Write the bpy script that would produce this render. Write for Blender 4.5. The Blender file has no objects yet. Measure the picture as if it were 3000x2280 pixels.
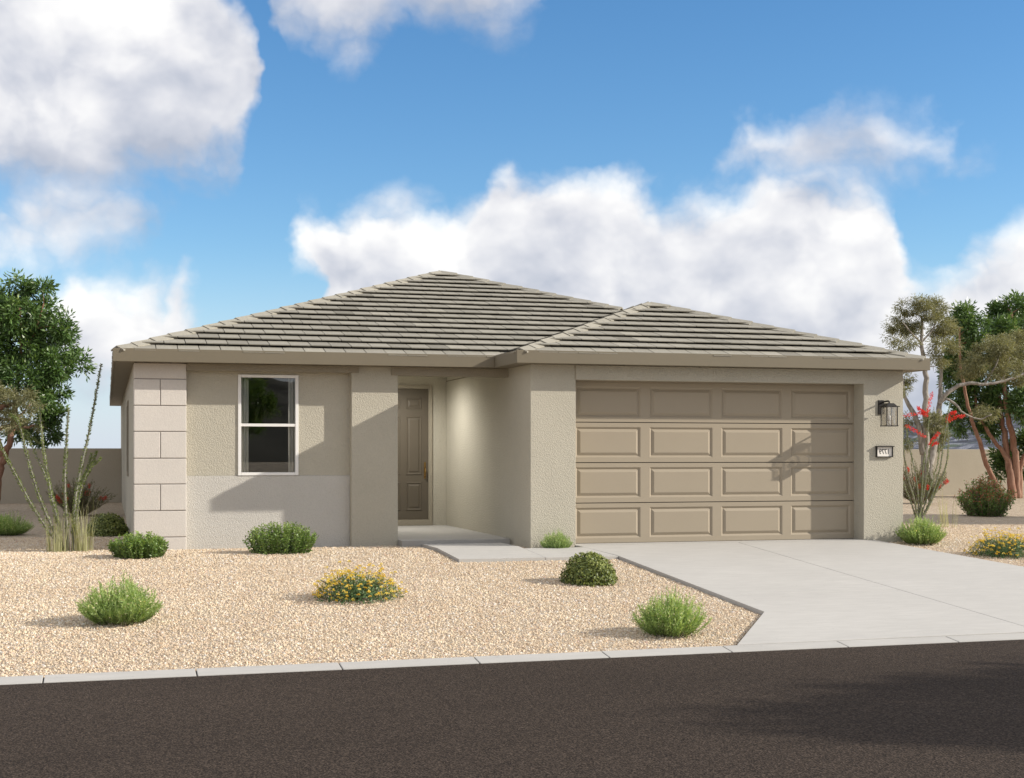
import bpy, bmesh, math, random
import numpy as np
from mathutils import Vector, Matrix

# ------------------------------------------------------------------ camera, sky, sun, exposure
SC = bpy.context.scene
COL = SC.collection
EYE = 1.34
TH = math.atan2(1189.0, 4166.7)            # heading of the camera, right of the house's depth axis
CT, ST = math.cos(TH), math.sin(TH)
cam_d = bpy.data.cameras.new('camera'); cam = bpy.data.objects.new('camera', cam_d); COL.objects.link(cam)
cam.location = (0, 0, EYE); cam.rotation_euler = (math.pi/2, 0, -TH)
cam_d.lens = 50; cam_d.sensor_width = 36; cam_d.sensor_fit = 'HORIZONTAL'
cam_d.shift_y = 192/3000; cam_d.clip_start = .1; cam_d.clip_end = 6000
SC.camera = cam

SUN_TO = Vector((2.55, -1.0, 1.31)).normalized()
SUN_EL = math.asin(SUN_TO.z); SUN_AZ = math.atan2(SUN_TO.x, SUN_TO.y)
sun_d = bpy.data.lights.new('sun', 'SUN'); sun = bpy.data.objects.new('sun', sun_d); COL.objects.link(sun)
sun_d.energy = 4.4; sun_d.angle = math.radians(.55); sun_d.color = (1.0, .93, .82)
sun.rotation_euler = SUN_TO.to_track_quat('Z', 'Y').to_euler(); sun.location = (30, -10, 30)

SC.view_settings.view_transform = 'Standard'; SC.view_settings.look = 'None'
SC.view_settings.gamma = 1; SC.view_settings.use_curve_mapping = False
SC.view_settings.exposure = 0.3
SC.render.engine = 'CYCLES'
SC.cycles.use_denoising = True
SC.cycles.max_bounces = 8; SC.cycles.transparent_max_bounces = 12
SC.cycles.caustics_reflective = False; SC.cycles.caustics_refractive = False
SKY_STRENGTH, SKY_SAT, SKY_VAL = .13, 1.22, 1.0

def ray(px, py):                           # direction of a point of the 3000 x 2280 photograph
    a = (px-1500)/4166.7; b = (1332-py)/4166.7
    return Vector((a*CT+ST, -a*ST+CT, b))
def at(px, py, Y):                         # the point of the place seen there, at depth Y
    r = ray(px, py); return r*(Y/r.y) + Vector((0, 0, EYE))
def scale_at(px, Y):                       # metres per photograph pixel there
    r = ray(px, 1332); return (Y/r.y)/4166.7

class NT:
    """small helper to write node trees"""
    def __init__(s, tree): s.t = tree; s.n = tree.nodes; s.l = tree.links
    def node(s, typ, **kw):
        n = s.n.new(typ)
        for k, v in kw.items(): setattr(n, k, v)
        return n
    def put(s, sock, v):
        if isinstance(v, bpy.types.NodeSocket): s.l.new(v, sock)
        elif v is not None: sock.default_value = v
    def math(s, op, a, b=None, c=None, clamp=False):
        n = s.node('ShaderNodeMath', operation=op, use_clamp=clamp)
        for i, v in enumerate((a, b, c)):
            if v is not None: s.put(n.inputs[i], v)
        return n.outputs[0]
    def vmath(s, op, a, b=None):
        n = s.node('ShaderNodeVectorMath', operation=op)
        s.put(n.inputs[0], a)
        if b is not None: s.put(n.inputs[1], b)
        return n.outputs['Value'] if op in ('DOT_PRODUCT', 'LENGTH') else n.outputs[0]
    def noise(s, vec, scale, detail=3, rough=.5, dist=0, out='Fac'):
        n = s.node('ShaderNodeTexNoise'); s.put(n.inputs['Vector'], vec)
        n.inputs['Scale'].default_value = scale; n.inputs['Detail'].default_value = detail
        n.inputs['Roughness'].default_value = rough; n.inputs['Distortion'].default_value = dist
        return n.outputs[out]
    def voro(s, vec, scale, feature='F1', out='Distance', rnd=1):
        n = s.node('ShaderNodeTexVoronoi', feature=feature); s.put(n.inputs['Vector'], vec)
        n.inputs['Scale'].default_value = scale; n.inputs['Randomness'].default_value = rnd
        return n.outputs[out]
    def ramp(s, fac, stops, interp='LINEAR'):
        n = s.node('ShaderNodeValToRGB'); s.put(n.inputs[0], fac)
        cr = n.color_ramp; cr.interpolation = interp
        while len(cr.elements) < len(stops): cr.elements.new(.5)
        for e, (p, c) in zip(cr.elements, stops):
            e.position = p; e.color = (*c, 1) if len(c) == 3 else c
        return n.outputs[0]
    def mix(s, fac, a, b, mode='MIX'):
        n = s.node('ShaderNodeMix', data_type='RGBA', blend_type=mode)
        s.put(n.inputs[0], fac)
        for i, v in ((6, a), (7, b)):
            if isinstance(v, (tuple, list)): v = (*v, 1) if len(v) == 3 else v
            s.put(n.inputs[i], v)
        return n.outputs[2]
    def rng(s, v, a, b, c, d, smooth=False):
        n = s.node('ShaderNodeMapRange', interpolation_type='SMOOTHSTEP' if smooth else 'LINEAR')
        for i, x in enumerate((v, a, b, c, d)): s.put(n.inputs[i], x)
        return n.outputs[0]
    def attr(s, name, out='Fac'):
        n = s.node('ShaderNodeAttribute', attribute_name=name); return n.outputs[out]
    def coord(s, out='Object'): return s.node('ShaderNodeTexCoord').outputs[out]
    def mapping(s, vec, scale=(1, 1, 1), loc=(0, 0, 0)):
        n = s.node('ShaderNodeMapping'); s.put(n.inputs[0], vec)
        n.inputs['Scale'].default_value = scale; n.inputs['Location'].default_value = loc
        return n.outputs[0]

# ---- sky: clear daylight with cumulus clouds at infinity, laid out by direction (azimuth, elevation)
world = bpy.data.worlds.new('World'); SC.world = world; world.use_nodes = True
world.cycles.sampling_method = 'MANUAL'; world.cycles.sample_map_resolution = 512
AZ0, AZ1 = math.radians(-14), math.radians(46)     # stretch of azimuth whose cloud outlines are given point by point
def sky_dir(x, y):                         # azimuth and elevation of a point of the photograph (2211 px wide)
    s = 3000/2211; r = ray(x*s, y*s).normalized(); return math.atan2(r.x, r.y), math.asin(r.z)
E_MIN, E_MAX = -.10, .60
# cloud banks: (x, y of the upper edge, y of the lower edge), left to right
BANK_LOW = [(-500, 900, 900), (60, 720, 720), (85, 680, 770), (120, 630, 800), (170, 592, 820), (215, 606, 825), (245, 624, 825), (278, 602, 820), (305, 618, 815), (330, 634, 810), (346, 600, 800), (366, 590, 790), (390, 622, 780), (430, 650, 770), (480, 690, 750), (530, 800, 700),
    (620, 620, 560), (655, 520, 590), (672, 470, 640), (700, 456, 900), (760, 458, 1100), (830, 440, 1100), (880, 434, 1100), (940, 452, 1100), (1000, 464, 1100), (1040, 452, 1100), (1062, 398, 1100), (1110, 366, 1100), (1150, 400, 1100), (1200, 384, 1100), (1245, 374, 1100), (1290, 392, 1100),
    (1340, 372, 1100), (1390, 358, 1100), (1432, 392, 1100), (1470, 428, 1100), (1530, 430, 1100), (1590, 424, 1100), (1640, 408, 1100), (1740, 388, 1100), (1830, 394, 1100), (1870, 428, 1100), (1905, 470, 1100), (1930, 540, 1100), (1955, 612, 1100), (1985, 606, 1000),
    (2020, 582, 760), (2060, 552, 740), (2110, 514, 730), (2170, 494, 720), (2240, 480, 700), (2400, 470, 640), (2700, 560, 640)]
BANK_HIGH = [(-500, 150, 330), (-200, -200, 380), (0, -260, 410), (100, -260, 392), (200, -260, 396), (300, -200, 392), (350, -160, 374), (385, -120, 356), (430, -70, 350), (465, -20, 338), (490, 10, 318), (508, 36, 282), (524, 62, 232), (542, 92, 196), (556, 190, 130), (566, 240, -110), (580, 100, -60), (600, -40, 40), (640, -80, 70), (700, -80, 90), (745, -80, 106), (768, -80, 88),
    (795, -80, 58), (830, -80, 40), (880, -80, 24), (950, -80, 24), (1020, -80, 52), (1080, -80, 42), (1130, -80, 24), (1170, -40, 6), (1200, 60, -90), (2700, 60, -260)]
BANK_MID = [(-500, 560, 520), (-40, 425, 560), (40, 415, 548), (110, 402, 522), (180, 400, 518), (235, 420, 505), (262, 440, 480), (285, 490, 440), (330, 640, 300), (900, 700, 200), (1480, 560, 200), (1550, 370, 300), (1590, 322, 336), (1640, 288, 352), (1690, 296, 366), (1720, 290, 374), (1752, 268, 372), (1810, 276, 366), (1850, 262, 352), (1900, 276, 346), (1945, 288, 330), (1985, 280, 322), (2035, 300, 308), (2070, 380, 270), (2700, 600, 260)]
def build_world():
    W = NT(world.node_tree); W.n.clear()
    sky = W.node('ShaderNodeTexSky', sky_type='NISHITA', sun_disc=False, sun_elevation=SUN_EL, sun_rotation=SUN_AZ,
                 altitude=400, air_density=1.0, dust_density=.25, ozone_density=3.0)
    hs = W.node('ShaderNodeHueSaturation'); hs.inputs['Saturation'].default_value = SKY_SAT; hs.inputs['Value'].default_value = SKY_VAL
    W.l.new(sky.outputs[0], hs.inputs['Color'])
    dn = W.node('ShaderNodeVectorMath', operation='NORMALIZE'); W.l.new(W.node('ShaderNodeTexCoord').outputs['Generated'], dn.inputs[0])
    sp = W.node('ShaderNodeSeparateXYZ'); W.l.new(dn.outputs[0], sp.inputs[0])
    az = W.math('ARCTAN2', sp.outputs[0], sp.outputs[1]); el = W.math('ARCSINE', sp.outputs[2])
    cb = W.node('ShaderNodeCombineXYZ'); W.l.new(az, cb.inputs[0]); W.l.new(el, cb.inputs[1]); v = cb.outputs[0]
    def n2(vec, scale, det, rough, out='Fac', dist=0):
        o = W.noise(vec, scale, det, rough, dist, out); o.node.noise_dimensions = '2D'; return o
    def puffs(vec, scale, det):            # rounded heaps, large ones carrying small ones
        n = W.node('ShaderNodeTexVoronoi', voronoi_dimensions='2D', feature='F1'); W.put(n.inputs['Vector'], vec); n.normalize = True
        n.inputs['Scale'].default_value = scale; n.inputs['Detail'].default_value = det; n.inputs['Roughness'].default_value = .52; n.inputs['Lacunarity'].default_value = 2.1
        d = n.outputs['Distance']; return W.math('SUBTRACT', 1, W.math('MULTIPLY', W.math('MULTIPLY', d, d), 2.2))
    wn = W.vmath('SUBTRACT', n2(v, 10, 5, .55, 'Color'), (.5, .5, .5))
    vp = W.vmath('ADD', v, W.vmath('MULTIPLY', wn, (.05, .05, 0)))           # swirled place, for the heaps
    h0 = puffs(W.mapping(vp, (1, 1.2, 1)), 14, 3.5)
    vw = W.vmath('ADD', v, W.vmath('MULTIPLY', wn, (.075, .055, 0))); s2 = W.node('ShaderNodeSeparateXYZ'); W.l.new(vw, s2.inputs[0])
    azw = s2.outputs[0]; elw = s2.outputs[1]
    u = W.rng(azw, AZ0, AZ1, 0, 1)
    def curve(pts):
        n = W.node('ShaderNodeFloatCurve'); W.l.new(u, n.inputs['Value']); cu = n.mapping.curves[0]
        q = sorted((min(1, max(0, (a-AZ0)/(AZ1-AZ0))), (e-E_MIN)/(E_MAX-E_MIN)) for a, e in pts)
        while len(cu.points) < len(q): cu.points.new(.5, .5)
        for p, (x, y) in zip(cu.points, q): p.location = (x, y); p.handle_type = 'VECTOR'
        n.mapping.update()
        return W.rng(n.outputs[0], 0, 1, E_MIN, E_MAX)
    fld = None; rel = None
    for bank, thin in ((BANK_LOW, 1.0), (BANK_HIGH, 1.0), (BANK_MID, .6)):
        pts = sorted(bank)
        top = curve([sky_dir(x, t) for x, t, b in pts]); bot = curve([sky_dir(x, b) for x, t, b in pts])
        up, dn_ = W.math('SUBTRACT', top, elw), W.math('SUBTRACT', elw, bot)
        f = W.math('MULTIPLY', W.math('SMOOTH_MIN', up, W.math('MULTIPLY', dn_, .75), .015), thin)
        r = W.math('DIVIDE', W.math('SUBTRACT', dn_, up), W.math('ADD', W.math('ABSOLUTE', W.math('ADD', up, dn_)), .06))
        if bank is BANK_LOW: r = W.rng(up, .0, .10, .80, -1.10)
        if bank is BANK_HIGH: r = W.rng(dn_, .0, .12, -1.7, 1.0)
        if fld is None: fld, rel = f, r
        else:
            rel = W.math('ADD', rel, W.math('MULTIPLY', W.math('SUBTRACT', r, rel), W.rng(W.math('SUBTRACT', f, fld), -.015, .015, 0, 1, True)))
            fld = W.math('SMOOTH_MAX', fld, f, .01)
    # unseen rest of the sky: cloud cover thickened to brighten the shaded walls
    away = W.math('MAXIMUM', W.rng(W.math('ABSOLUTE', W.math('SUBTRACT', az, TH)), .46, .62, 0, 1, True), W.rng(el, .42, .58, 0, 1, True))
    far = W.math('MULTIPLY', W.math('SUBTRACT', n2(W.mapping(v, (1, 1.7, 1), (3.1, 1.7, 0)), 2.6, 3, .55), .35), .5)
    fld = W.math('ADD', fld, W.math('MULTIPLY', W.math('SUBTRACT', far, fld), away)); rel = W.math('MULTIPLY', rel, W.math('SUBTRACT', 1, away))
    wisp = n2(v, 24, 5, .6)
    dens = W.math('ADD', fld, W.math('ADD', W.math('MULTIPLY', W.math('SUBTRACT', h0, .60), .036), W.math('MULTIPLY', W.math('SUBTRACT', wisp, .5), .016)))
    alpha = W.math('MULTIPLY', W.rng(dens, -.009, .026, 0, 1, True), W.rng(el, -.02, .02, 0, 1, True))
    h1 = puffs(W.mapping(W.vmath('ADD', vp, (.009, .014, 0)), (1, 1.2, 1)), 14, 2.5)
    soft = n2(W.mapping(v, (1, 1.35, 1), (5, 2, 0)), 11, 4, .5)
    lit = W.math('ADD', W.math('MULTIPLY', W.math('SUBTRACT', h0, h1), .62), W.math('MULTIPLY', W.math('SUBTRACT', soft, .5), 1.6))
    lit = W.math('ADD', lit, W.math('ADD', .52, W.math('MULTIPLY', rel, .25)))
    cc = W.ramp(lit, [(0, (3.1, 3.35, 3.95)), (.30, (4.35, 4.45, 4.85)), (.58, (5.65, 5.62, 5.75)), (.90, (7.0, 6.9, 6.7))])
    bg = W.node('ShaderNodeBackground'); bg.inputs[1].default_value = SKY_STRENGTH
    clear = W.mix(W.rng(el, -.02, .15, .80, 0, True), hs.outputs[0], (3.7, 4.35, 5.65))      # pale air towards the horizon
    W.l.new(W.mix(W.math('MULTIPLY', alpha, .96), clear, cc), bg.inputs[0])
    wo = W.node('ShaderNodeOutputWorld'); W.l.new(bg.outputs[0], wo.inputs[0])
build_world()

# ------------------------------------------------------------------ helpers for objects
def tag(o, label=None, cat=None, group=None, kind=None):
    for k, v in (('label', label), ('category', cat), ('group', group), ('kind', kind)):
        if v: o[k] = v
    return o
def empty(name, loc=(0, 0, 0), rz=0, sc=1.0, parent=None):
    o = bpy.data.objects.new(name, None); COL.objects.link(o)
    o.location = loc; o.rotation_euler = (0, 0, rz); o.scale = (sc, sc, sc) if not isinstance(sc, (tuple, list)) else sc
    o.empty_display_size = .2
    if parent: o.parent = parent
    return o
def link(name, me, mat=None, parent=None, world=True, kind=None):
    """an object holding me; world=True: the mesh is in place coordinates even under a moved parent"""
    o = bpy.data.objects.new(name, me); COL.objects.link(o)
    if mat is not None and not me.materials: me.materials.append(mat)
    if parent is not None:
        o.parent = parent
        if world:
            m = Matrix.Translation(parent.location) if parent.parent is None else Matrix.Translation(parent.parent.location)
            o.matrix_parent_inverse = (m if parent.parent is None else Matrix.Identity(4)).inverted()
    if kind: o['kind'] = kind
    return o
class MB:
    def __init__(s): s.v = []; s.f = []; s.t = []
    def face(s, pts, t=0):
        n = len(s.v); s.v += [tuple(p) for p in pts]; s.f.append(tuple(range(n, n+len(pts)))); s.t.append(t)
    def box(s, x0, x1, y0, y1, z0, z1, t=0):
        n = len(s.v)
        s.v += [(x0, y0, z0), (x1, y0, z0), (x1, y1, z0), (x0, y1, z0), (x0, y0, z1), (x1, y0, z1), (x1, y1, z1), (x0, y1, z1)]
        for q in ((0, 3, 2, 1), (4, 5, 6, 7), (0, 1, 5, 4), (1, 2, 6, 5), (2, 3, 7, 6), (3, 0, 4, 7)):
            s.f.append(tuple(n+i for i in q)); s.t.append(t)
        return s
    def prism(s, top, bot, t=0):            # two rings of the same number of points
        n = len(s.v); k = len(top); s.v += [tuple(p) for p in top] + [tuple(p) for p in bot]
        s.f.append(tuple(range(n, n+k))); s.t.append(t)
        s.f.append(tuple(reversed(range(n+k, n+2*k)))); s.t.append(t)
        for i in range(k):
            j = (i+1) % k; s.f.append((n+j, n+i, n+k+i, n+k+j)); s.t.append(t)
        return s
    def tube(s, pts, rad, sides=6, t=0, cap=True):
        n = len(s.v); pts = [Vector(p) for p in pts]; m = len(pts)
        ref = None
        for i, p in enumerate(pts):
            d = (pts[min(i+1, m-1)] - pts[max(i-1, 0)])
            d = d.normalized() if d.length > 1e-9 else Vector((0, 0, 1))
            if ref is None: ref = Vector((1, 0, 0)) if abs(d.x) < .8 else Vector((0, 1, 0))
            a = d.cross(ref).normalized(); b = d.cross(a); ref = -b if False else ref
            r = rad[i] if isinstance(rad, (list, tuple)) else rad
            for k in range(sides):
                an = 2*math.pi*k/sides; s.v.append(tuple(p + a*(r*math.cos(an)) + b*(r*math.sin(an))))
        for i in range(m-1):
            for k in range(sides):
                k2 = (k+1) % sides
                s.f.append((n+i*sides+k, n+i*sides+k2, n+(i+1)*sides+k2, n+(i+1)*sides+k)); s.t.append(t)
        if cap:
            s.f.append(tuple(n+k for k in reversed(range(sides)))); s.t.append(t)
            s.f.append(tuple(n+(m-1)*sides+k for k in range(sides))); s.t.append(t)
        return s
    def mesh(s, name, tint=False, smooth=False):
        me = bpy.data.meshes.new(name); me.from_pydata(s.v, [], s.f); me.update()
        if tint:
            a = me.attributes.new('tint', 'FLOAT', 'FACE'); a.data.foreach_set('value', s.t)
        if smooth: me.polygons.foreach_set('use_smooth', [True]*len(me.polygons))
        return me
    def build(s, name, mat, parent=None, world=True, tint=False, smooth=False, bevel=0, kind=None):
        me = s.mesh(name, tint, smooth)
        bm = bmesh.new(); bm.from_mesh(me); bmesh.ops.recalc_face_normals(bm, faces=bm.faces)
        if bevel:
            ed = [e for e in bm.edges if len(e.link_faces) == 2 and e.calc_face_angle(0) > .5]
            bmesh.ops.bevel(bm, geom=ed, offset=bevel, segments=2, affect='EDGES', profile=.6)
        bm.to_mesh(me); bm.free()
        return link(name, me, mat, parent, world, kind)

# ------------------------------------------------------------------ materials
def new_mat(name):
    m = bpy.data.materials.new(name); m.use_nodes = True
    T = NT(m.node_tree); b = T.n['Principled BSDF']; return m, T, b
def bump(T, b, h, strength=.3, dist=.01):
    n = T.node('ShaderNodeBump'); n.inputs['Strength'].default_value = strength; n.inputs['Distance'].default_value = dist
    T.put(n.inputs['Height'], h); T.l.new(n.outputs[0], b.inputs['Normal'])
def M_plain(name, col, rough=.6, metal=0, spec=.5, var=.05, vs=3.0):
    m, T, b = new_mat(name)
    c = T.noise(T.coord(), vs, 4, .6)
    k = T.rng(c, .25, .75, 1-var, 1+var)
    col2 = T.mix(1.0, col, T.node('ShaderNodeCombineColor').outputs[0], 'MULTIPLY')
    cc = col2.node.inputs[7].links[0].from_node
    for i in range(3): T.l.new(k, cc.inputs[i])
    T.l.new(col2, b.inputs['Base Color'])
    b.inputs['Roughness'].default_value = rough; b.inputs['Metallic'].default_value = metal
    b.inputs['Specular IOR Level'].default_value = spec
    return m
def M_stucco(name, col, strength=.7):
    m, T, b = new_mat(name); o = T.coord()
    big = T.noise(o, .9, 4, .6); fine = T.noise(T.mapping(o, (1, 1, .62)), 64, 4, .6, .5)
    cells = T.voro(o, 70)
    c = T.mix(T.rng(big, .3, .7, 0, 1), tuple(x*.95 for x in col), tuple(min(1, x*1.04) for x in col))
    c = T.mix(T.rng(fine, .3, .62, .22, 0), c, tuple(x*.62 for x in col))
    T.l.new(c, b.inputs['Base Color']); b.inputs['Roughness'].default_value = .92; b.inputs['Specular IOR Level'].default_value = .15
    h = T.math('ADD', fine, T.math('MULTIPLY', cells, .35))
    bump(T, b, h, strength, .018)
    return m
def M_concrete(name, col):
    m, T, b = new_mat(name); o = T.coord()
    big = T.noise(o, .55, 5, .6); streak = T.noise(T.mapping(o, (1.1, 5, 5)), 2.6, 6, .62, .3); fine = T.noise(o, 90, 3, .6)
    sp = T.noise(o, 17, 2, .5)
    c = T.mix(T.rng(big, .3, .7, 0, 1), tuple(x*.92 for x in col), tuple(x*1.04 for x in col))
    c = T.mix(T.rng(streak, .36, .66, .42, 0), c, tuple(x*.78 for x in col))
    c = T.mix(T.rng(sp, .70, .78, 0, .35), c, tuple(x*.5 for x in col))
    c = T.mix(T.rng(fine, .3, .7, .12, 0), c, tuple(x*.6 for x in col))
    T.l.new(c, b.inputs['Base Color']); b.inputs['Roughness'].default_value = .85; b.inputs['Specular IOR Level'].default_value = .25
    bump(T, b, T.math('ADD', T.math('MULTIPLY', fine, .5), streak), .12, .006)
    return m
def M_leaf(name, stops, rough=.5, trans=.3, spec=.4, attr='tint'):
    m, T, b = new_mat(name)
    c = T.ramp(T.attr(attr), stops)
    T.l.new(c, b.inputs['Base Color']); b.inputs['Roughness'].default_value = rough; b.inputs['Specular IOR Level'].default_value = spec
    tr = T.node('ShaderNodeBsdfTranslucent'); tc = T.mix(1, c, (1.25, 1.2, .5), 'MULTIPLY'); T.l.new(tc, tr.inputs[0])
    mx = T.node('ShaderNodeMixShader'); mx.inputs[0].default_value = trans
    T.l.new(b.outputs[0], mx.inputs[1]); T.l.new(tr.outputs[0], mx.inputs[2])
    T.l.new(mx.outputs[0], T.n['Material Output'].inputs[0])
    return m
def M_bark(name, a, bcol, scale=9):
    m, T, b = new_mat(name); o = T.coord()
    n1 = T.noise(T.mapping(o, (1, 1, .28)), scale, 6, .65, .8); n2 = T.noise(T.mapping(o, (1, 1, .2)), scale*4, 3, .6)
    c = T.mix(T.rng(n1, .38, .62, 0, 1), a, bcol); c = T.mix(T.rng(n2, .35, .6, .35, 0), c, tuple(x*.45 for x in a))
    T.l.new(c, b.inputs['Base Color']); b.inputs['Roughness'].default_value = .85
    bump(T, b, T.math('ADD', n1, n2), .5, .02)
    return m
def M_asphalt():
    m, T, b = new_mat('asphalt'); o = T.coord()
    g = T.noise(o, 42, 4, .7); g2 = T.voro(o, 70); big = T.noise(T.mapping(o, (.35, 1, 1)), .5, 4, .6)
    c = T.ramp(T.math('ADD', T.math('MULTIPLY', g, .75), T.math('MULTIPLY', g2, .35)), [(.30, (.010, .0073, .0057)), (.5, (.031, .0228, .0177)), (.72, (.094, .071, .055))])
    c = T.mix(T.rng(big, .3, .7, 0, .30), c, (.017, .0128, .0102))
    T.l.new(c, b.inputs['Base Color']); b.inputs['Roughness'].default_value = .9; b.inputs['Specular IOR Level'].default_value = .12
    bump(T, b, T.math('ADD', g, g2), .6, .012)
    return m
STONE = [(0, (.35, .24, .155)), (.08, (.51, .38, .26)), (.3, (.635, .51, .36)), (.5, (.69, .57, .415)), (.68, (.75, .655, .50)), (.8, (.61, .475, .36)), (.9, (.77, .715, .625)), (.97, (.67, .645, .61)), (1, (.44, .25, .19))]
def M_gravel_ground():
    m, T, b = new_mat('gravel_bed'); o = T.coord()
    n = T.node('ShaderNodeTexVoronoi'); T.put(n.inputs['Vector'], o); n.inputs['Scale'].default_value = 36
    rnd = T.node('ShaderNodeSeparateColor'); T.l.new(n.outputs['Color'], rnd.inputs[0])
    c = T.ramp(rnd.outputs[0], STONE)
    edge = T.voro(o, 36, 'DISTANCE_TO_EDGE')
    c = T.mix(T.rng(edge, 0, .16, .7, 0), c, (.16, .115, .08))  # shadow between the stones put into the colour as dark gaps
    c2 = T.node('ShaderNodeTexVoronoi'); T.put(c2.inputs['Vector'], o); c2.inputs['Scale'].default_value = 15; r2 = T.node('ShaderNodeSeparateColor'); T.l.new(c2.outputs['Color'], r2.inputs[0])
    c = T.mix(T.rng(r2.outputs[1], 0, 1, .0, .55), c, T.ramp(r2.outputs[0], [(0, (.42, .31, .215)), (.5, (.62, .49, .35)), (1, (.78, .68, .53))]))
    big = T.noise(o, .7, 3, .5); c = T.mix(T.rng(big, .35, .7, 0, .14), c, (.50, .385, .28))
    T.l.new(c, b.inputs['Base Color']); b.inputs['Roughness'].default_value = .9; b.inputs['Specular IOR Level'].default_value = .2
    bump(T, b, T.rng(edge, 0, .35, 0, 1), .9, .02)
    return m
def M_stone():
    m, T, b = new_mat('gravel_stone')
    inf = T.node('ShaderNodeObjectInfo'); c = T.ramp(inf.outputs['Random'], STONE)
    ps = T.node('ShaderNodeNewGeometry').outputs['Position']; pn = T.noise(ps, .55, 4, .6); c = T.mix(T.rng(pn, .38, .68, 0, .34), c, (.50, .375, .26)); pm = T.noise(ps, 1.7, 3, .6); c = T.mix(T.rng(pm, .55, .72, 0, .30), c, (.80, .68, .52))
    T.l.new(c, b.inputs['Base Color']); b.inputs['Roughness'].default_value = .8; b.inputs['Specular IOR Level'].default_value = .3
    return m
def M_tile():
    m, T, b = new_mat('roof_tile'); o = T.coord()
    t = T.attr('tint'); n1 = T.noise(T.mapping(o, (9, 1.2, 1.2)), 3, 5, .6); n2 = T.noise(o, 24, 4, .65)
    c = T.ramp(t, [(0, (.198, .185, .152)), (.4, (.287, .270, .226)), (.8, (.328, .309, .258)), (1, (.368, .345, .286))])
    c = T.mix(T.rng(n1, .35, .7, .30, 0), c, (.20, .185, .155)); c = T.mix(T.rng(n2, .56, .72, 0, .35), c, (.42, .40, .36))
    T.l.new(c, b.inputs['Base Color']); b.inputs['Roughness'].default_value = .8; b.inputs['Specular IOR Level'].default_value = .3
    bump(T, b, n2, .3, .008)
    return m
def M_glass():
    m, T, b = new_mat('window_glass')
    gl = T.node('ShaderNodeBsdfGlossy'); gl.inputs['Roughness'].default_value = .005; gl.inputs['Color'].default_value = (.9, .95, 1, 1)
    tr = T.node('ShaderNodeBsdfTransparent'); tr.inputs[0].default_value = (.96, .97, .96, 1)
    fr = T.node('ShaderNodeFresnel'); fr.inputs[0].default_value = 1.65
    mx = T.node('ShaderNodeMixShader'); T.l.new(fr.outputs[0], mx.inputs[0]); T.l.new(tr.outputs[0], mx.inputs[1]); T.l.new(gl.outputs[0], mx.inputs[2])
    T.l.new(mx.outputs[0], T.n['Material Output'].inputs[0]); return m
def M_lampglass():
    m, T, b = new_mat('ribbed_lamp_glass'); o = T.coord()
    w = T.noise(T.mapping(o, (26, 26, 2.2)), 1.6, 2, .5)
    gl = T.node('ShaderNodeBsdfGlossy'); gl.inputs['Roughness'].default_value = .12; gl.inputs['Color'].default_value = (.85, .84, .82, 1)
    tr = T.node('ShaderNodeBsdfTransparent'); tr.inputs[0].default_value = (.93, .92, .90, 1)
    bp = T.node('ShaderNodeBump'); bp.inputs['Strength'].default_value = .9; bp.inputs['Distance'].default_value = .02; T.l.new(w, bp.inputs['Height']); T.l.new(bp.outputs[0], gl.inputs['Normal'])
    mx = T.node('ShaderNodeMixShader'); T.l.new(T.rng(w, .3, .7, .05, .30), mx.inputs[0]); T.l.new(tr.outputs[0], mx.inputs[1]); T.l.new(gl.outputs[0], mx.inputs[2])
    T.l.new(mx.outputs[0], T.n['Material Output'].inputs[0]); return m
def M_hill():
    m, T, b = new_mat('rocky_hill'); o = T.coord()
    n = T.noise(o, .16, 7, .68, .5); v = T.voro(o, .22)
    c = T.ramp(T.math('ADD', T.math('MULTIPLY', n, .8), T.math('MULTIPLY', v, .14)), [(.40, (.022, .027, .040)), (.46, (.055, .063, .088)), (.51, (.10, .11, .145)), (.57, (.30, .31, .35))])
    g = T.noise(o, .045, 3, .5); c = T.mix(T.rng(g, .56, .64, 0, .8), c, (.07, .10, .05))
    T.l.new(c, b.inputs['Base Color']); b.inputs['Roughness'].default_value = .95
    bump(T, b, n, 1, 1.2); return m

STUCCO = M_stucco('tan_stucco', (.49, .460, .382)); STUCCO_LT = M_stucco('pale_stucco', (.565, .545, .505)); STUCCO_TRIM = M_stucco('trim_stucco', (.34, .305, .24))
STUCCO_WALL = M_stucco('boundary_stucco', (.46, .41, .33), .5)
BLOCK = M_stucco('cast_stone', (.64, .60, .555), .16); MORTAR = M_plain('mortar', (.30, .27, .25), .95)
FASCIA = M_plain('taupe_paint', (.175, .150, .106), .55, spec=.35, var=.03, vs=1.5); DOORPAINT = M_plain('bronze_paint', (.098, .081, .058), .5, var=.03)
GDOOR = M_plain('garage_door_paint', (.335, .285, .215), .5, spec=.35, var=.025, vs=1.2); RUBBER = M_plain('dark_seal', (.02, .02, .02), .8)
WHITE = M_plain('white_vinyl', (.80, .79, .77), .4, var=.02); CURTAIN = M_plain('curtain_cloth', (.82, .79, .73), .9, var=.03)
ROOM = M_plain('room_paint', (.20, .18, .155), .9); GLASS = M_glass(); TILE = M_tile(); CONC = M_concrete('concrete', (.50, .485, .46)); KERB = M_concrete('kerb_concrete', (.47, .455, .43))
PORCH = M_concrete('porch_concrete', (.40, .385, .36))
BLACK = M_plain('black_metal', (.018, .016, .015), .45, .3); BRASS = M_plain('aged_brass', (.30, .19, .07), .38, 1.0); LAMPGLASS = M_lampglass()
SIGNFACE = M_plain('sign_face', (.82, .78, .72), .6, var=.02); INK = M_plain('sign_ink', (.03, .03, .03), .6)
UNDER = M_plain('underlay', (.05, .045, .04), .95)
ROAD = M_asphalt(); GRAVEL = M_gravel_ground(); STONEM = M_stone(); HILL = M_hill()

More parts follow.
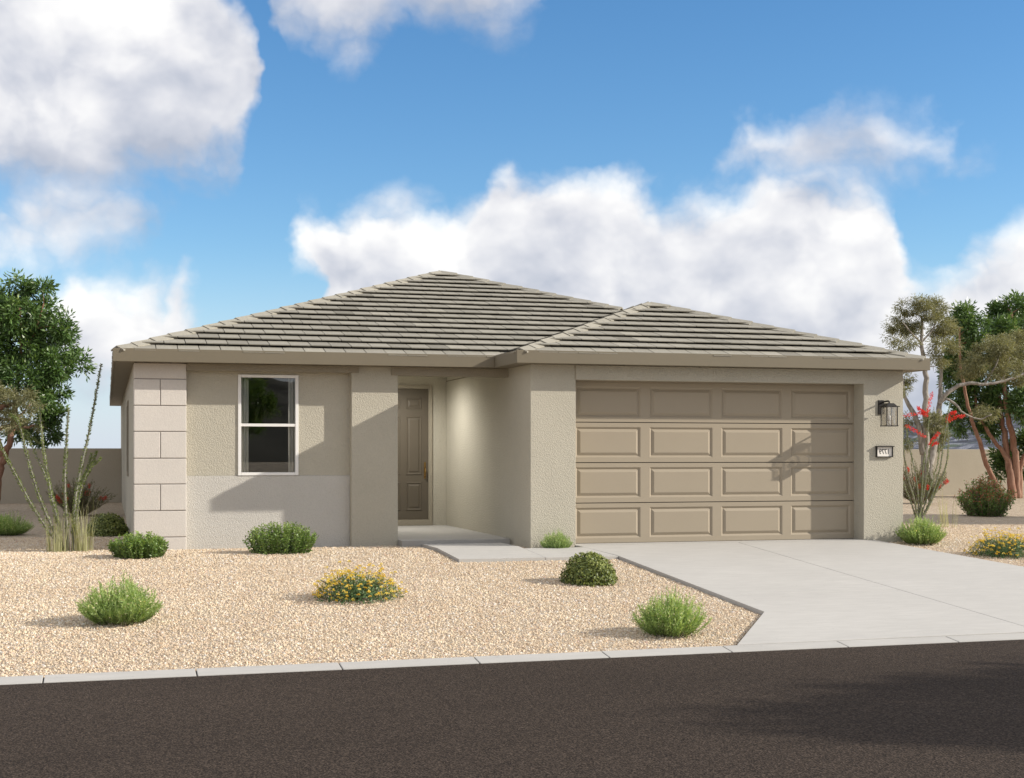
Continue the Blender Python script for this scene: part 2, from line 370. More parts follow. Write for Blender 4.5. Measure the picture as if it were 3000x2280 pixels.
# ------------------------------------------------------------------ ground, road, kerb
SL = .066; YG = 20.018
def dz(Y): return -.005 - SL*max(0, YG-Y)                       # paved level
def gz(Y):                                                      # gravel level
    if Y <= YG: return -.050 - SL*(YG-Y)
    if Y <= 21.4: return -.050
    return -.050 + .15*min(1, (Y-21.4)/16.8)
def kerb_y(X): return 12.50 + .018*X
ROAD_Z = -.532
def grid_sheet(name, xs, ys, zf, mat):
    m = MB(); nx = len(xs)
    for y in ys:
        for x in xs: m.v.append((x, y if y > 12.6 or y < 12.3 else y + .018*x, zf(x, y)))
    for j in range(len(ys)-1):
        for i in range(nx-1):
            m.f.append((j*nx+i, j*nx+i+1, (j+1)*nx+i+1, (j+1)*nx+i)); m.t.append(0)
    return m.build(name, mat, smooth=True)
def ground_z(x, y):
    if y >= 12.499: return gz(y)
    if y > 2.6: return -.75
    return -.50
g = grid_sheet('ground', [-900, -60, -12, 0, 12, 20, 30, 60, 900], [-900, -60, -10, 2.0, 2.45, 2.65, 12.3, 12.5, 14, 16, 18, 20.018, 21.4, 26, 32, 38.2, 60, 900], ground_z, GRAVEL)
tag(g, kind='structure')
m = MB(); m.face([(-500, 2.55, ROAD_Z), (500, 2.55, ROAD_Z), (500, kerb_y(500)-.2, ROAD_Z), (-500, kerb_y(-500)-.2, ROAD_Z)])
road = m.build('road', ROAD); tag(road, kind='structure')
kerb = tag(empty('kerb', (4, 12.5, -.5)), kind='structure')
XJ = [1.978 + 1.2385*k for k in range(-12, 28)]
for x0, x1 in zip(XJ[:-1], XJ[1:]):
    a, b = x0+.006, x1-.006
    top = [(a, kerb_y(a)-.238, -.525), (b, kerb_y(b)-.238, -.525), (b, kerb_y(b), -.499), (a, kerb_y(a), -.499)]
    bot = [(p[0], p[1], -.75) for p in top]
    m = MB().prism(top, bot); m.build('kerb_block', KERB, kerb, bevel=.006)
m = MB()
m.box(XJ[0], XJ[-1], 0, 0, 0, 0) if False else None
m.prism([(XJ[0], kerb_y(XJ[0])-.22, -.535), (XJ[-1], kerb_y(XJ[-1])-.22, -.535), (XJ[-1], kerb_y(XJ[-1])-.01, -.52), (XJ[0], kerb_y(XJ[0])-.01, -.52)],
        [(XJ[0], kerb_y(XJ[0])-.22, -.72), (XJ[-1], kerb_y(XJ[-1])-.22, -.72), (XJ[-1], kerb_y(XJ[-1])-.01, -.72), (XJ[0], kerb_y(XJ[0])-.01, -.72)])
m.build('joint_bed', UNDER, kerb)

def slab(poly, parent, thick=.11, mat=CONC, zf=dz, name='concrete_slab', bevel=.005):
    top = [(x, y, zf(y)) for x, y in poly]; bot = [(x, y, zf(y)-thick) for x, y in poly]
    return MB().prism(top, bot).build(name, mat, parent, bevel=bevel)
drive = tag(empty('driveway', (9.3, 16, -.27)), kind='structure')
xr = lambda y: 11.66 + (20.0-y)*.172                             # the right edge drifts outwards
J = 9.318; YT = 15.4
def xl(y): return 6.70 + .23*min(1, (20.018-y)/1.12)
slab([(6.71, 20.005), (6.93, 18.90), (6.945, YT+.003), (J-.004, YT+.003), (J-.004, 20.005)], drive)
slab([(J+.004, 20.005), (J+.004, YT+.003), (xr(YT), YT+.003), (xr(20.005), 20.005)], drive)
slab([(6.945, YT-.003), (6.95, 14.26), (5.86, kerb_y(5.86)+.006), (J-.004, kerb_y(J)+.006), (J-.004, YT-.003)], drive)
slab([(J+.004, YT-.003), (J+.004, kerb_y(J)+.006), (xr(12.7), kerb_y(13)+.006), (xr(YT), YT-.003)], drive)
slab([(6.697, 20.335), (6.697, 20.010), (11.47, 20.010), (11.47, 20.335)], drive, zf=lambda y: -.002, name='threshold_slab', bevel=0)
walk = tag(empty('walkway', (5.3, 19.5, -.05)), kind='structure')
slab([(4.586, 20.017), (4.62, 18.81), (5.845, 18.81), (5.819, 20.017)], walk, .09, bevel=0)
slab([(4.56, 20.94), (4.586, 20.0175), (5.819, 20.0175), (5.80, 20.94)], walk, .09, bevel=0)
slab([(5.851, 18.81), (6.922, 18.81), (6.75, 19.80), (5.830, 19.80)], walk, .09)

# ------------------------------------------------------------------ house
house = tag(empty('house', (6.28, 28, 0)), 'single-storey tan stucco house with taupe fascia and a hipped tile roof', 'house')
def part(mb, name, mat, parent=house, **kw): return mb.build(name, mat, parent, **kw)
ZS = 2.672                                  # soffit level
ZB = -.45                                   # walls run into the ground
YB = 40.0                                   # back of the house
YP, YR, YD = 21.229, 21.385, 25.393
XL, XG, XR = .385, 5.994, 12.173
part(MB().box(XG, 6.695, YG, 20.55, ZB, ZS), 'garage_pilaster', STUCCO, bevel=.008)
part(MB().box(11.472, XR, YG, 20.55, ZB, ZS), 'garage_pilaster', STUCCO, bevel=.008)
part(MB().box(6.697, 11.470, 20.03, 20.30, 2.458, ZS), 'garage_lintel', STUCCO)
part(MB().box(6.688, 11.535, 19.992, 20.028, 2.452, 2.667), 'garage_header_trim', STUCCO, bevel=.006)
part(MB().box(XG+.002, 6.15, 20.552, YD+.1, ZB, ZS), 'wall', STUCCO)                 # porch side of the garage
part(MB().box(12.02, XR-.002, 20.552, YB, ZB, ZS), 'wall', STUCCO)                   # right side wall
part(MB().box(XL, XL+.16, 21.602, YB, ZB, ZS), 'wall', STUCCO)                       # left side wall
part(MB().box(XL+.162, 12.018, YB-.16, YB, ZB, ZS), 'wall', STUCCO)                  # back wall
# recessed bedroom wall, upper field and paler lower field
up = MB().box(1.124, 1.876, YR, YR+.16, 1.027, ZS).box(2.774, 3.549, YR, YR+.16, 1.027, ZS).box(1.8765, 2.7735, YR, YR+.16, 2.530, ZS)
part(up, 'front_wall', STUCCO)
part(MB().box(1.124, 3.547, YR-.006, YR+.16, ZB, 1.025), 'lower_wall', STUCCO_LT, bevel=.003)
part(MB().box(3.549, 4.258, YP, YP+.36, ZB, ZS), 'entry_pier', STUCCO, bevel=.008)
part(MB().box(4.05, 4.2, YP+.362, YD+.1, ZB, ZS), 'wall', STUCCO)                    # porch left wall
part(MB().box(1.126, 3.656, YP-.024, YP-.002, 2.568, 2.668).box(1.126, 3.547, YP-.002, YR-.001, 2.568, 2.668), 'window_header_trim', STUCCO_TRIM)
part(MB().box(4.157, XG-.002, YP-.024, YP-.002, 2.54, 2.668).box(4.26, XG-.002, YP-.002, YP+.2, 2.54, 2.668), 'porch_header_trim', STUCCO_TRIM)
# front door wall with the surround
dw = MB().box(4.202, 4.66, YD, YD+.15, ZB, ZS).box(5.725, XG+.0, YD, YD+.15, ZB, ZS).box(4.66, 5.725, YD, YD+.15, 2.605, ZS).box(4.66, 5.725, YD, YD+.15, ZB, .045)
part(dw, 'entry_wall', STUCCO)
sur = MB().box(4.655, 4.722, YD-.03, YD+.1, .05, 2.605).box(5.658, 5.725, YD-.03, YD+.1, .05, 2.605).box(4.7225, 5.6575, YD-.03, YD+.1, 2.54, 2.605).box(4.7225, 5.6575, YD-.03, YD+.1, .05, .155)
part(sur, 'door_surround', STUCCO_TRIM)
# stone corner pier
pier = part(MB().box(XL+.012, 1.112, YP+.012, 21.600, ZB, ZS-.002), 'stone_pier', MORTAR)
zj = [-.42, .14, .525, .91, 1.285, 1.673, 2.05, 2.437, 2.670]
for i in range(8):
    z0, z1 = zj[i]+.006, zj[i+1]-.006
    cuts = [XL, .755, 1.124] if i % 2 == 0 else [XL, 1.124]
    for x0, x1 in zip(cuts[:-1], cuts[1:]):
        a = x0 + (.005 if x0 > XL else 0); b = x1 - (.005 if x1 < 1.1 else 0)
        j = random.Random(i*7+int(x0*10)).uniform(-.002, .002)
        part(MB().box(a, b, YP+j, YP+.20 if x1 > 1.1 and x0 > XL else YP+.37, z0, z1), 'stone_block', BLOCK, pier, bevel=.009)
# side window on the left wall
sw = part(MB().box(XL-.02, XL-.002, 26.2, 26.28, .95, 2.3).box(XL-.02, XL-.002, 27.4, 27.48, .95, 2.3).box(XL-.02, XL-.002, 26.28, 27.4, 2.22, 2.3).box(XL-.02, XL-.002, 26.28, 27.4, .95, 1.03), 'side_window', STUCCO_TRIM)
part(MB().box(XL-.008, XL-.003, 26.282, 27.398, 1.032, 2.218), 'pane', GLASS, sw)
# porch slab and ceiling light
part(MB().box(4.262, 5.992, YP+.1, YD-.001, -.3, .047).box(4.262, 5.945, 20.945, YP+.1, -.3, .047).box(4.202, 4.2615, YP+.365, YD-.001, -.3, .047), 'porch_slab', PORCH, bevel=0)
# room behind the window
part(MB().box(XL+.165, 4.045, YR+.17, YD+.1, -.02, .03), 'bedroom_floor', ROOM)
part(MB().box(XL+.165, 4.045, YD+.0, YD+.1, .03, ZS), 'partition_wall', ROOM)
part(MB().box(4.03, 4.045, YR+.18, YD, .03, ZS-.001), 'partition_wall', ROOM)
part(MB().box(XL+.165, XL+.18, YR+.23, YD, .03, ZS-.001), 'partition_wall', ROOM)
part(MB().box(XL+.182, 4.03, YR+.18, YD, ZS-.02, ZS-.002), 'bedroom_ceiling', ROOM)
# soffit sheets and fascia boards
X0, X1, Y0, YG0, XGL, Y1 = .091, 12.473, 20.929, 19.718, 5.701, 40.3
part(MB().box(X0+.03, 4.198, Y0+.03, Y1-.03, ZS, ZS+.02), 'soffit', FASCIA)
part(MB().box(6.0, X1-.03, Y0+.03, Y1-.03, ZS, ZS+.02), 'soffit', FASCIA)
part(MB().box(4.1985, 5.9995, Y0+.03, YP+.20, ZS, ZS+.02), 'soffit', FASCIA)
part(MB().box(4.1985, 5.9995, YD+.15, Y1-.03, ZS, ZS+.02), 'soffit', FASCIA)
ZC = 2.86
part(MB().box(4.15, 6.05, YP+.201, YD+.15, ZC, ZC+.02), 'porch_ceiling', STUCCO_LT)
part(MB().box(4.05, 4.2, YP+.362, YD+.1, ZS+.0205, ZC-.0005).box(XG+.002, 6.15, YP+.2, YD+.1, ZS+.0205, ZC-.0005).box(4.2005, XG+.0015, YD, YD+.149, ZS+.0005, ZC-.0005), 'porch_upper_wall', STUCCO)
part(MB().box(XGL+.03, X1-.03, YG0+.03, Y0+.028, ZS, ZS+.02), 'soffit', FASCIA)
FZ0, FZ1 = 2.666, 2.853
part(MB().box(X0, XGL-.002, Y0, Y0+.028, FZ0, FZ1), 'fascia_board', FASCIA, bevel=.004)
part(MB().box(XGL, XGL+.028, YG0+.030, Y0+.03, FZ0, FZ1), 'fascia_board', FASCIA, bevel=.004)
part(MB().box(XGL, X1, YG0, YG0+.028, FZ0, FZ1), 'fascia_board', FASCIA, bevel=.004)
part(MB().box(X0, X0+.028, Y0+.030, Y1, FZ0, FZ1), 'fascia_board', FASCIA, bevel=.004)
part(MB().box(X1-.028, X1, YG0+.030, Y1, FZ0, FZ1), 'fascia_board', FASCIA, bevel=.004)
part(MB().box(X0+.03, X1-.03, Y1-.028, Y1, FZ0, FZ1), 'fascia_board', FASCIA)

# ---- roof: deck, tiles clipped to each slope, hip caps
P = .3365; ZE = 2.790                       # pitch and deck level at the eave
H = (X1-X0)/2; HG = (X1-XGL)/2; XM = X0+H; XGM = XGL+HG
A1 = (XM, Y0+H); A2 = (XM, Y1-H); G1 = (XGM, YG0+HG); G2 = (XGM, Y0+HG)
def zr(d): return ZE + P*d
SLOPES = dict(   # plan polygon, eave origin, along the eave, up the slope (plan)
    front=([(X0, Y0), (XGL, Y0), G2, A1], (X0, Y0), (1, 0), (0, 1)),
    garage_front=([(XGL, YG0), (X1, YG0), G1], (XGL, YG0), (1, 0), (0, 1)),
    garage_left=([(XGL, Y0), (XGL, YG0), G1, G2], (XGL, Y0), (0, -1), (1, 0)),
    left=([(X0, Y1), (X0, Y0), A1, A2], (X0, Y1), (0, -1), (1, 0)),
    right_fore=([(X1, YG0), (X1, G2[1]), G2, G1], (X1, YG0), (0, 1), (-1, 0)),
    right=([(X1, G2[1]), (X1, Y1), A2, A1, G2], (X1, YG0), (0, 1), (-1, 0)),
    back=([(X1, Y1), (X0, Y1), A2], (X1, Y1), (-1, 0), (0, -1)))
CS = 1/math.sqrt(1+P*P)
def clip(poly, rect):
    """convex polygon of the slope cut to the rectangle (u0, u1, v0, v1)"""
    def cut(pts, f):
        out = []
        for i in range(len(pts)):
            a, b = pts[i], pts[(i+1) % len(pts)]; fa, fb = f(a), f(b)
            if fa >= 0: out.append(a)
            if (fa >= 0) != (fb >= 0):
                t = fa/(fa-fb); out.append((a[0]+t*(b[0]-a[0]), a[1]+t*(b[1]-a[1])))
        return out
    u0, u1, v0, v1 = rect
    for f in (lambda p: p[0]-u0, lambda p: u1-p[0], lambda p: p[1]-v0, lambda p: v1-p[1]):
        poly = cut(poly, f)
        if len(poly) < 3: return []
    return poly
roof = part(MB().box(6.3, X1-.1, Y0+.1, Y1-.1, ZS+.022, ZS+.05), 'roof', UNDER)   # ceiling deck that carries the slopes
EXPO, TW, TL = .362, .305, .425
singles, rest = [], MB()
rnd = random.Random(5)
for key, (poly, org, ud, vd) in SLOPES.items():
    deck = MB(); deck.face([(x, y, zr(abs((x-org[0])*vd[0]+(y-org[1])*vd[1]))) for x, y in poly])
    part(deck, 'roof_deck', UNDER, roof)
    if key == 'back': continue
    uv = [((x-org[0])*ud[0]+(y-org[1])*ud[1], ((x-org[0])*vd[0]+(y-org[1])*vd[1])/CS) for x, y in poly]
    nrm = Vector((-P*vd[0], -P*vd[1], 1)).normalized(); up3 = Vector((vd[0], vd[1], P)).normalized(); u3 = Vector((ud[0], ud[1], 0))
    o3 = Vector((org[0], org[1], ZE))
    umin, umax, vmax = min(p[0] for p in uv), max(p[0] for p in uv), max(p[1] for p in uv)
    row = 0; v0 = .012
    while v0 < vmax:
        off = (TW/2 if row % 2 else 0) + rnd.uniform(-.05, .05)
        u = umin - off - TW
        while u < umax:
            g0, g1 = u+.006, u+TW-.006
            jl, jt = rnd.uniform(-.008, .008), rnd.uniform(-.002, .002)
            pg = clip(uv, (g0, g1, v0+jl, v0+TL))
            if pg and abs(sum(pg[i][0]*pg[(i+1) % len(pg)][1]-pg[(i+1) % len(pg)][0]*pg[i][1] for i in range(len(pg)))) > .004:
                tint = min(1, max(0, rnd.gauss(.55, .22)))
                def lift(v, base): return base + (.050 if row else .026)*(1-(v-v0)/TL)
                top = [o3 + u3*a + up3*b + nrm*(lift(b, .017)+jt) for a, b in pg]
                bot = [o3 + u3*a + up3*b + nrm*(lift(b, .003)+jt) for a, b in pg]
                c = o3 + u3*(u+TW/2) + up3*(v0+.2)
                area = abs(sum(pg[i][0]*pg[(i+1) % len(pg)][1]-pg[(i+1) % len(pg)][0]*pg[i][1] for i in range(len(pg))))/2
                seen = key in ('front', 'garage_front')
                d = Vector((c.x, c.y, c.z-EYE))
                show = area*abs(nrm.dot(d.normalized()))/d.length_squared if seen else 0
                singles.append((show, top, bot, tint))
            u += TW
        v0 += EXPO; row += 1
singles.sort(key=lambda s: -s[0])
for i, (show, top, bot, tint) in enumerate(singles):
    if i < 300:
        MB().prism(top, bot, tint).build('roof_tile', TILE, roof, tint=True)
    else: rest.prism(top, bot, tint)
rest.build('roof_tiles', TILE, roof, tint=True, kind='stuff')
def hip(p0, p1, n0, n1, count=None):
    """V-shaped caps laid up a hip or ridge from p0 to p1 (deck points); n0, n1 the slope normals on both sides"""
    a, b = Vector(p0), Vector(p1); d = b-a; L = d.length; d.normalize()
    nn = (n0+n1).normalized(); s0 = d.cross(n0).normalized(); s1 = d.cross(n1).normalized()
    if s0.dot(n1) > 0: s0 = -s0
    if s1.dot(n0) > 0: s1 = -s1
    k = max(1, round(L/.385)); st = L/k; W = .125
    for i in range(k):
        q = []
        for s, lf in ((i*st+(.09 if i == 0 else .0), .082), (min(L, (i+1)*st+.06), .064)):
            c = a + d*s + nn*(lf+rnd.uniform(-.003, .003)); t = .022
            f0 = c + s0*W - nn*.030; f1 = c + s1*W - nn*.030
            q.append([f0, c, f1, f1-nn*t, c-nn*t, f0-nn*t])
        m = MB(); n = 6; tint = min(1, max(0, rnd.gauss(.8, .12)))
        m.v = [tuple(p) for p in q[0]+q[1]]
        for e in range(n):
            e2 = (e+1) % n; m.f.append((e, e2, n+e2, n+e)); m.t.append(tint)
        for ring in (0, n): m.f.append((ring+0, ring+1, ring+4, ring+5)); m.f.append((ring+1, ring+2, ring+3, ring+4)); m.t += [tint, tint]
        m.build('hip_cap', TILE, roof, tint=True)
def nv(vx, vy): return Vector((-P*vx, -P*vy, 1)).normalized()
NF, NL, NRt, NBk = nv(0, 1), nv(1, 0), nv(-1, 0), nv(0, -1)
e3 = lambda p, d: (p[0], p[1], zr(d))
hip(e3((X0, Y0), 0), e3(A1, H), NF, NL)
hip(e3(G2, HG), e3(A1, H), NF, NRt)
hip(e3((XGL, YG0), 0), e3(G1, HG), NF, NL)
hip(e3((X1, YG0), 0), e3(G1, HG), NF, NRt)
hip(e3(G1, HG), e3(G2, HG), NL, NRt)
hip(e3(A1, H), e3(A2, H), NL, NRt)

# ---- window
win = empty('window', (2.325, YR, 1.03), parent=house)
win.matrix_parent_inverse = Matrix.Translation(house.location).inverted()
def wpart(mb, name, mat, **kw):
    o = mb.build(name, mat, None, **kw); o.parent = win; o.matrix_parent_inverse = Matrix.Translation((2.325, YR, 1.03)).inverted(); return o
fy0, fy1 = YR-.018, YR+.09
wpart(MB().box(1.878, 1.925, fy0, fy1, 1.029, 2.528), 'frame_jamb', WHITE, bevel=.004)
wpart(MB().box(2.725, 2.772, fy0, fy1, 1.029, 2.528), 'frame_jamb', WHITE, bevel=.004)
wpart(MB().box(1.9255, 2.7245, fy0, fy1, 2.486, 2.528), 'frame_head', WHITE, bevel=.004)
wpart(MB().box(1.9255, 2.7245, fy0, fy1, 1.029, 1.074), 'frame_sill', WHITE, bevel=.004)
wpart(MB().box(1.9255, 2.7245, fy0+.006, fy1-.01, 1.758, 1.800), 'meeting_rail', WHITE, bevel=.003)
wpart(MB().box(1.9258, 2.7242, YR+.028, YR+.034, 1.8005, 2.4855), 'pane', GLASS)
wpart(MB().box(1.9258, 2.7242, YR+.050, YR+.056, 1.0745, 1.7575), 'pane', GLASS)
def curtain(x0, x1, label):
    m = MB(); n = 60
    for i in range(n+1):
        t = i/n; x = x0+(x1-x0)*t; y = YR+.125+.022*math.sin(t*math.pi*7)+.01*math.sin(t*23)
        m.v += [(x, y, .08), (x, y, 2.6)]
    for i in range(n): m.f.append((2*i, 2*i+2, 2*i+3, 2*i+1)); m.t.append(0)
    o = m.build('curtain', CURTAIN, smooth=True)
    sol = o.modifiers.new('thickness', 'SOLIDIFY'); sol.thickness = .004
    return tag(o, label, 'curtain', 'curtains behind the bedroom window')
curtain(1.80, 2.045, 'cream curtain gathered at the left side of the window')
curtain(2.635, 2.90, 'cream curtain gathered at the right side of the window')

# ---- garage door
gd = empty('garage_door', (9.08, 20.32, 0), parent=house); gd.matrix_parent_inverse = Matrix.Translation(house.location).inverted()
def gpart(mb, name, mat, **kw):
    o = mb.build(name, mat, None, **kw); o.parent = gd; o.matrix_parent_inverse = Matrix.Translation((9.08, 20.32, 0)).inverted(); return o
DY = 20.32; XS = [6.797+1.19*k for k in range(4)]
for r in range(4):
    z0 = .004+.61*r; z1 = z0+.61-.012
    m = MB(); pz0, pz1 = z0+.073, z0+.533
    xs = [6.60]+[x for k in XS for x in (k, k+1.04)]+[11.60]
    for i in range(len(xs)-1):
        if i % 2 == 0: m.face([(xs[i], DY, z0), (xs[i+1], DY, z0), (xs[i+1], DY, z1), (xs[i], DY, z1)])
        else:
            a, b = xs[i], xs[i+1]
            m.face([(a, DY, z0), (b, DY, z0), (b, DY, pz0), (a, DY, pz0)]); m.face([(a, DY, pz1), (b, DY, pz1), (b, DY, z1), (a, DY, z1)])
            s, d = .030, .022; i0 = [(a, DY, pz0), (b, DY, pz0), (b, DY, pz1), (a, DY, pz1)]
            i1 = [(a+s, DY+d, pz0+s), (b-s, DY+d, pz0+s), (b-s, DY+d, pz1-s), (a+s, DY+d, pz1-s)]
            for k in range(4): m.face([i0[k], i0[(k+1) % 4], i1[(k+1) % 4], i1[k]])
            m.face(i1)
    # edges and back
    m.face([(6.60, DY, z1), (11.60, DY, z1), (11.60, DY+.045, z1), (6.60, DY+.045, z1)]); m.face([(6.60, DY, z0), (11.60, DY, z0), (11.60, DY+.045, z0), (6.60, DY+.045, z0)])
    m.face([(6.60, DY+.045, z0), (11.60, DY+.045, z0), (11.60, DY+.045, z1), (6.60, DY+.045, z1)])
    gpart(m, 'door_section', GDOOR)
    for k in XS:
        a, b = k+.031, k+1.04-.031; c0, c1 = pz0+.031, pz1-.031; s = .042
        q0 = [(a, DY+.0215, c0), (b, DY+.0215, c0), (b, DY+.0215, c1), (a, DY+.0215, c1)]
        q1 = [(a+s, DY-.001, c0+s), (b-s, DY-.001, c0+s), (b-s, DY-.001, c1-s), (a+s, DY-.001, c1-s)]
        m = MB(); m.prism(q1, q0); gpart(m, 'raised_panel', GDOOR)
gpart(MB().box(6.60, 11.60, DY+.05, DY+.07, 0, 2.5), 'backing', RUBBER)
gpart(MB().box(6.60, 11.60, DY-.004, DY+.03, 2.434, 2.62), 'head_seal', GDOOR)

# ---- front door
fd = part(MB().box(4.7225, 5.6575, YD+.012, YD+.055, .156, 2.539), 'front_door', DOORPAINT)
for x0, x1 in ((5.243, 5.539), (4.841, 5.137)):
    for z0, z1 in ((2.167, 2.371), (.969, 2.043), (.32, .84)):
        m = MB(); y = YD+.0115
        fr = [(x0, y, z0), (x1, y, z0), (x1, y, z1), (x0, y, z1)]
        def ins(s, yy): return [(x0+s, yy, z0+s), (x1-s, yy, z0+s), (x1-s, yy, z1-s), (x0+s, yy, z1-s)]
        rings = [ins(0, y), ins(.008, y-.009), ins(.022, y-.009), ins(.032, y+.0), ins(.046, y-.0), ins(.072, y-.010)]
        for p, q in zip(rings[:-1], rings[1:]):
            for k in range(4): m.face([p[k], p[(k+1) % 4], q[(k+1) % 4], q[k]])
        m.face(rings[-1]); part(m, 'door_panel', DOORPAINT, fd)
hd = MB().box(5.577, 5.611, YD+.002, YD+.0115, .90, 1.20).tube([(5.594, YD+.002, 1.10), (5.594, YD-.05, 1.085), (5.594, YD-.062, 1.03), (5.594, YD-.05, .955), (5.594, YD+.002, .935)], .009, 8)
part(hd, 'door_handle', BRASS, fd)

# ---- lit porch downlight
dl = tag(empty('porch_downlight', (4.80, 24.20, ZC)), 'lit round downlight recessed in the porch ceiling by the front door', 'lamp')
m = MB(); n = 24
for r0, r1, za, zb in ((.085, .06, ZC-.006, ZC-.006),):
    for k in range(n):
        a, b = 2*math.pi*k/n, 2*math.pi*(k+1)/n
        m.face([(4.80+r0*math.cos(a), 24.20+r0*math.sin(a), za), (4.80+r0*math.cos(b), 24.20+r0*math.sin(b), za), (4.80+r1*math.cos(b), 24.20+r1*math.sin(b), zb), (4.80+r1*math.cos(a), 24.20+r1*math.sin(a), zb)])
link('trim_ring', m.mesh('trim_ring'), WHITE, dl)
em, T, b = new_mat('lamp_lens'); b.inputs['Emission Color'].default_value = (1, .9, .72, 1); b.inputs['Emission Strength'].default_value = 6
m = MB(); m.face([(4.80+.058*math.cos(2*math.pi*k/n), 24.20+.058*math.sin(2*math.pi*k/n), ZC-.004) for k in range(n)]); link('lens', m.mesh('lens'), em, dl)
sp = bpy.data.lights.new('downlight', 'SPOT'); sp.energy = 260; sp.color = (1, .97, .91); sp.spot_size = math.radians(168); sp.spot_blend = .8; sp.shadow_soft_size = .09
so = bpy.data.objects.new('downlight_bulb', sp); COL.objects.link(so); so.location = (4.80, 24.20, ZC-.02); so.parent = dl; so.matrix_parent_inverse = Matrix.Translation(dl.location).inverted()

# ---- wall lantern
wl = tag(empty('wall_lantern', (11.775, YG, 1.78)), 'black box lantern with ribbed glass on the wall right of the garage door', 'wall lamp')
def lp(mb, name, mat, **kw): return mb.build(name, mat, wl, **kw)
lx0, lx1, ly0, ly1 = 11.677, 11.873, 19.675, 19.860
lp(MB().box(11.722, 11.828, 19.998, YG+.002, 1.975, 2.198), 'backplate', BLACK, bevel=.004)
lp(MB().tube([(11.775, 20.0, 2.150), (11.775, 19.92, 2.172), (11.775, 19.80, 2.178), (11.775, 19.768, 2.165), (11.775, 19.768, 2.13)], .014, 8), 'arm', BLACK)
lp(MB().box(lx0-.022, lx1+.022, ly0-.022, ly1+.022, 2.082, 2.096), 'roof_plate', BLACK)
lp(MB().prism([(lx0+.045, ly0+.04, 2.142), (lx1-.045, ly0+.04, 2.142), (lx1-.045, ly1-.04, 2.142), (lx0+.045, ly1-.04, 2.142)], [(lx0+.005, ly0+.005, 2.0965), (lx1-.005, ly0+.005, 2.0965), (lx1-.005, ly1-.005, 2.0965), (lx0+.005, ly1-.005, 2.0965)]), 'roof_cap', BLACK)
lp(MB().box(lx0-.006, lx1+.006, ly0-.006, ly1+.006, 1.780, 1.794), 'base_plate', BLACK)
for x in (lx0, lx1-.012):
    for y in (ly0, ly1-.012): lp(MB().box(x, x+.012, y, y+.012, 1.7945, 2.0815), 'post', BLACK)
lp(MB().box(lx0+.013, lx1-.013, ly0+.004, ly0+.007, 1.795, 2.081), 'pane', LAMPGLASS); lp(MB().box(lx0+.013, lx1-.013, ly1-.007, ly1-.004, 1.795, 2.081), 'pane', LAMPGLASS)
lp(MB().box(lx0+.004, lx0+.007, ly0+.013, ly1-.013, 1.795, 2.081), 'pane', LAMPGLASS); lp(MB().box(lx1-.007, lx1-.004, ly0+.013, ly1-.013, 1.795, 2.081), 'pane', LAMPGLASS)
bulb = MB().tube([(11.775, 19.768, 1.80), (11.775, 19.768, 1.86)], .012, 8).tube([(11.775, 19.768, z) for z in (1.86, 1.885, 1.92, 1.95, 1.968)], [.012, .026, .028, .016, .003], 10)
lp(bulb, 'bulb', M_plain('bulb_glass', (.85, .84, .82), .15), smooth=True)

# ---- house number
sg = tag(empty('house_number_sign', (11.825, YG, 1.30)), 'small black-framed sign with mirrored house number under the wall lantern', 'sign')
def spt(mb, name, mat, **kw): return mb.build(name, mat, sg, **kw)
sx0, sx1, sz0, sz1, sy = 11.680, 11.970, 1.300, 1.472, 19.975
spt(MB().box(sx0, sx0+.012, sy, YG+.002, sz0, sz1-.0125).box(sx1-.012, sx1, sy, YG+.002, sz0, sz1-.0125).box(sx0+.0125, sx1-.0125, sy, YG+.002, sz0, sz0+.010), 'frame', BLACK)
spt(MB().box(sx0-.006, sx1+.014, sy-.016, YG+.002, sz1-.012, sz1+.004), 'top_ledge', BLACK)
spt(MB().box(sx0+.0125, sx1-.0125, sy+.022, YG+.001, sz0+.0105, sz1-.013), 'face', SIGNFACE)
fc = bpy.data.curves.new('digits', 'FONT'); fc.body = '1779'; fc.size = .118; fc.align_x = 'CENTER'; fc.align_y = 'CENTER'; fc.extrude = .001
tmp = bpy.data.objects.new('digits_src', fc); COL.objects.link(tmp)
bpy.context.view_layer.update()
dme = bpy.data.meshes.new_from_object(tmp.evaluated_get(bpy.context.evaluated_depsgraph_get())); bpy.data.objects.remove(tmp)
dme.name = 'digits'; dme.materials.clear()
for v in dme.vertices: v.co = Vector(((sx0+sx1)/2 - .80*v.co.x, sy+.0195 - v.co.z, (sz0+sz1)/2 - .004 + v.co.y))
dme.flip_normals(); link('number', dme, INK, sg)

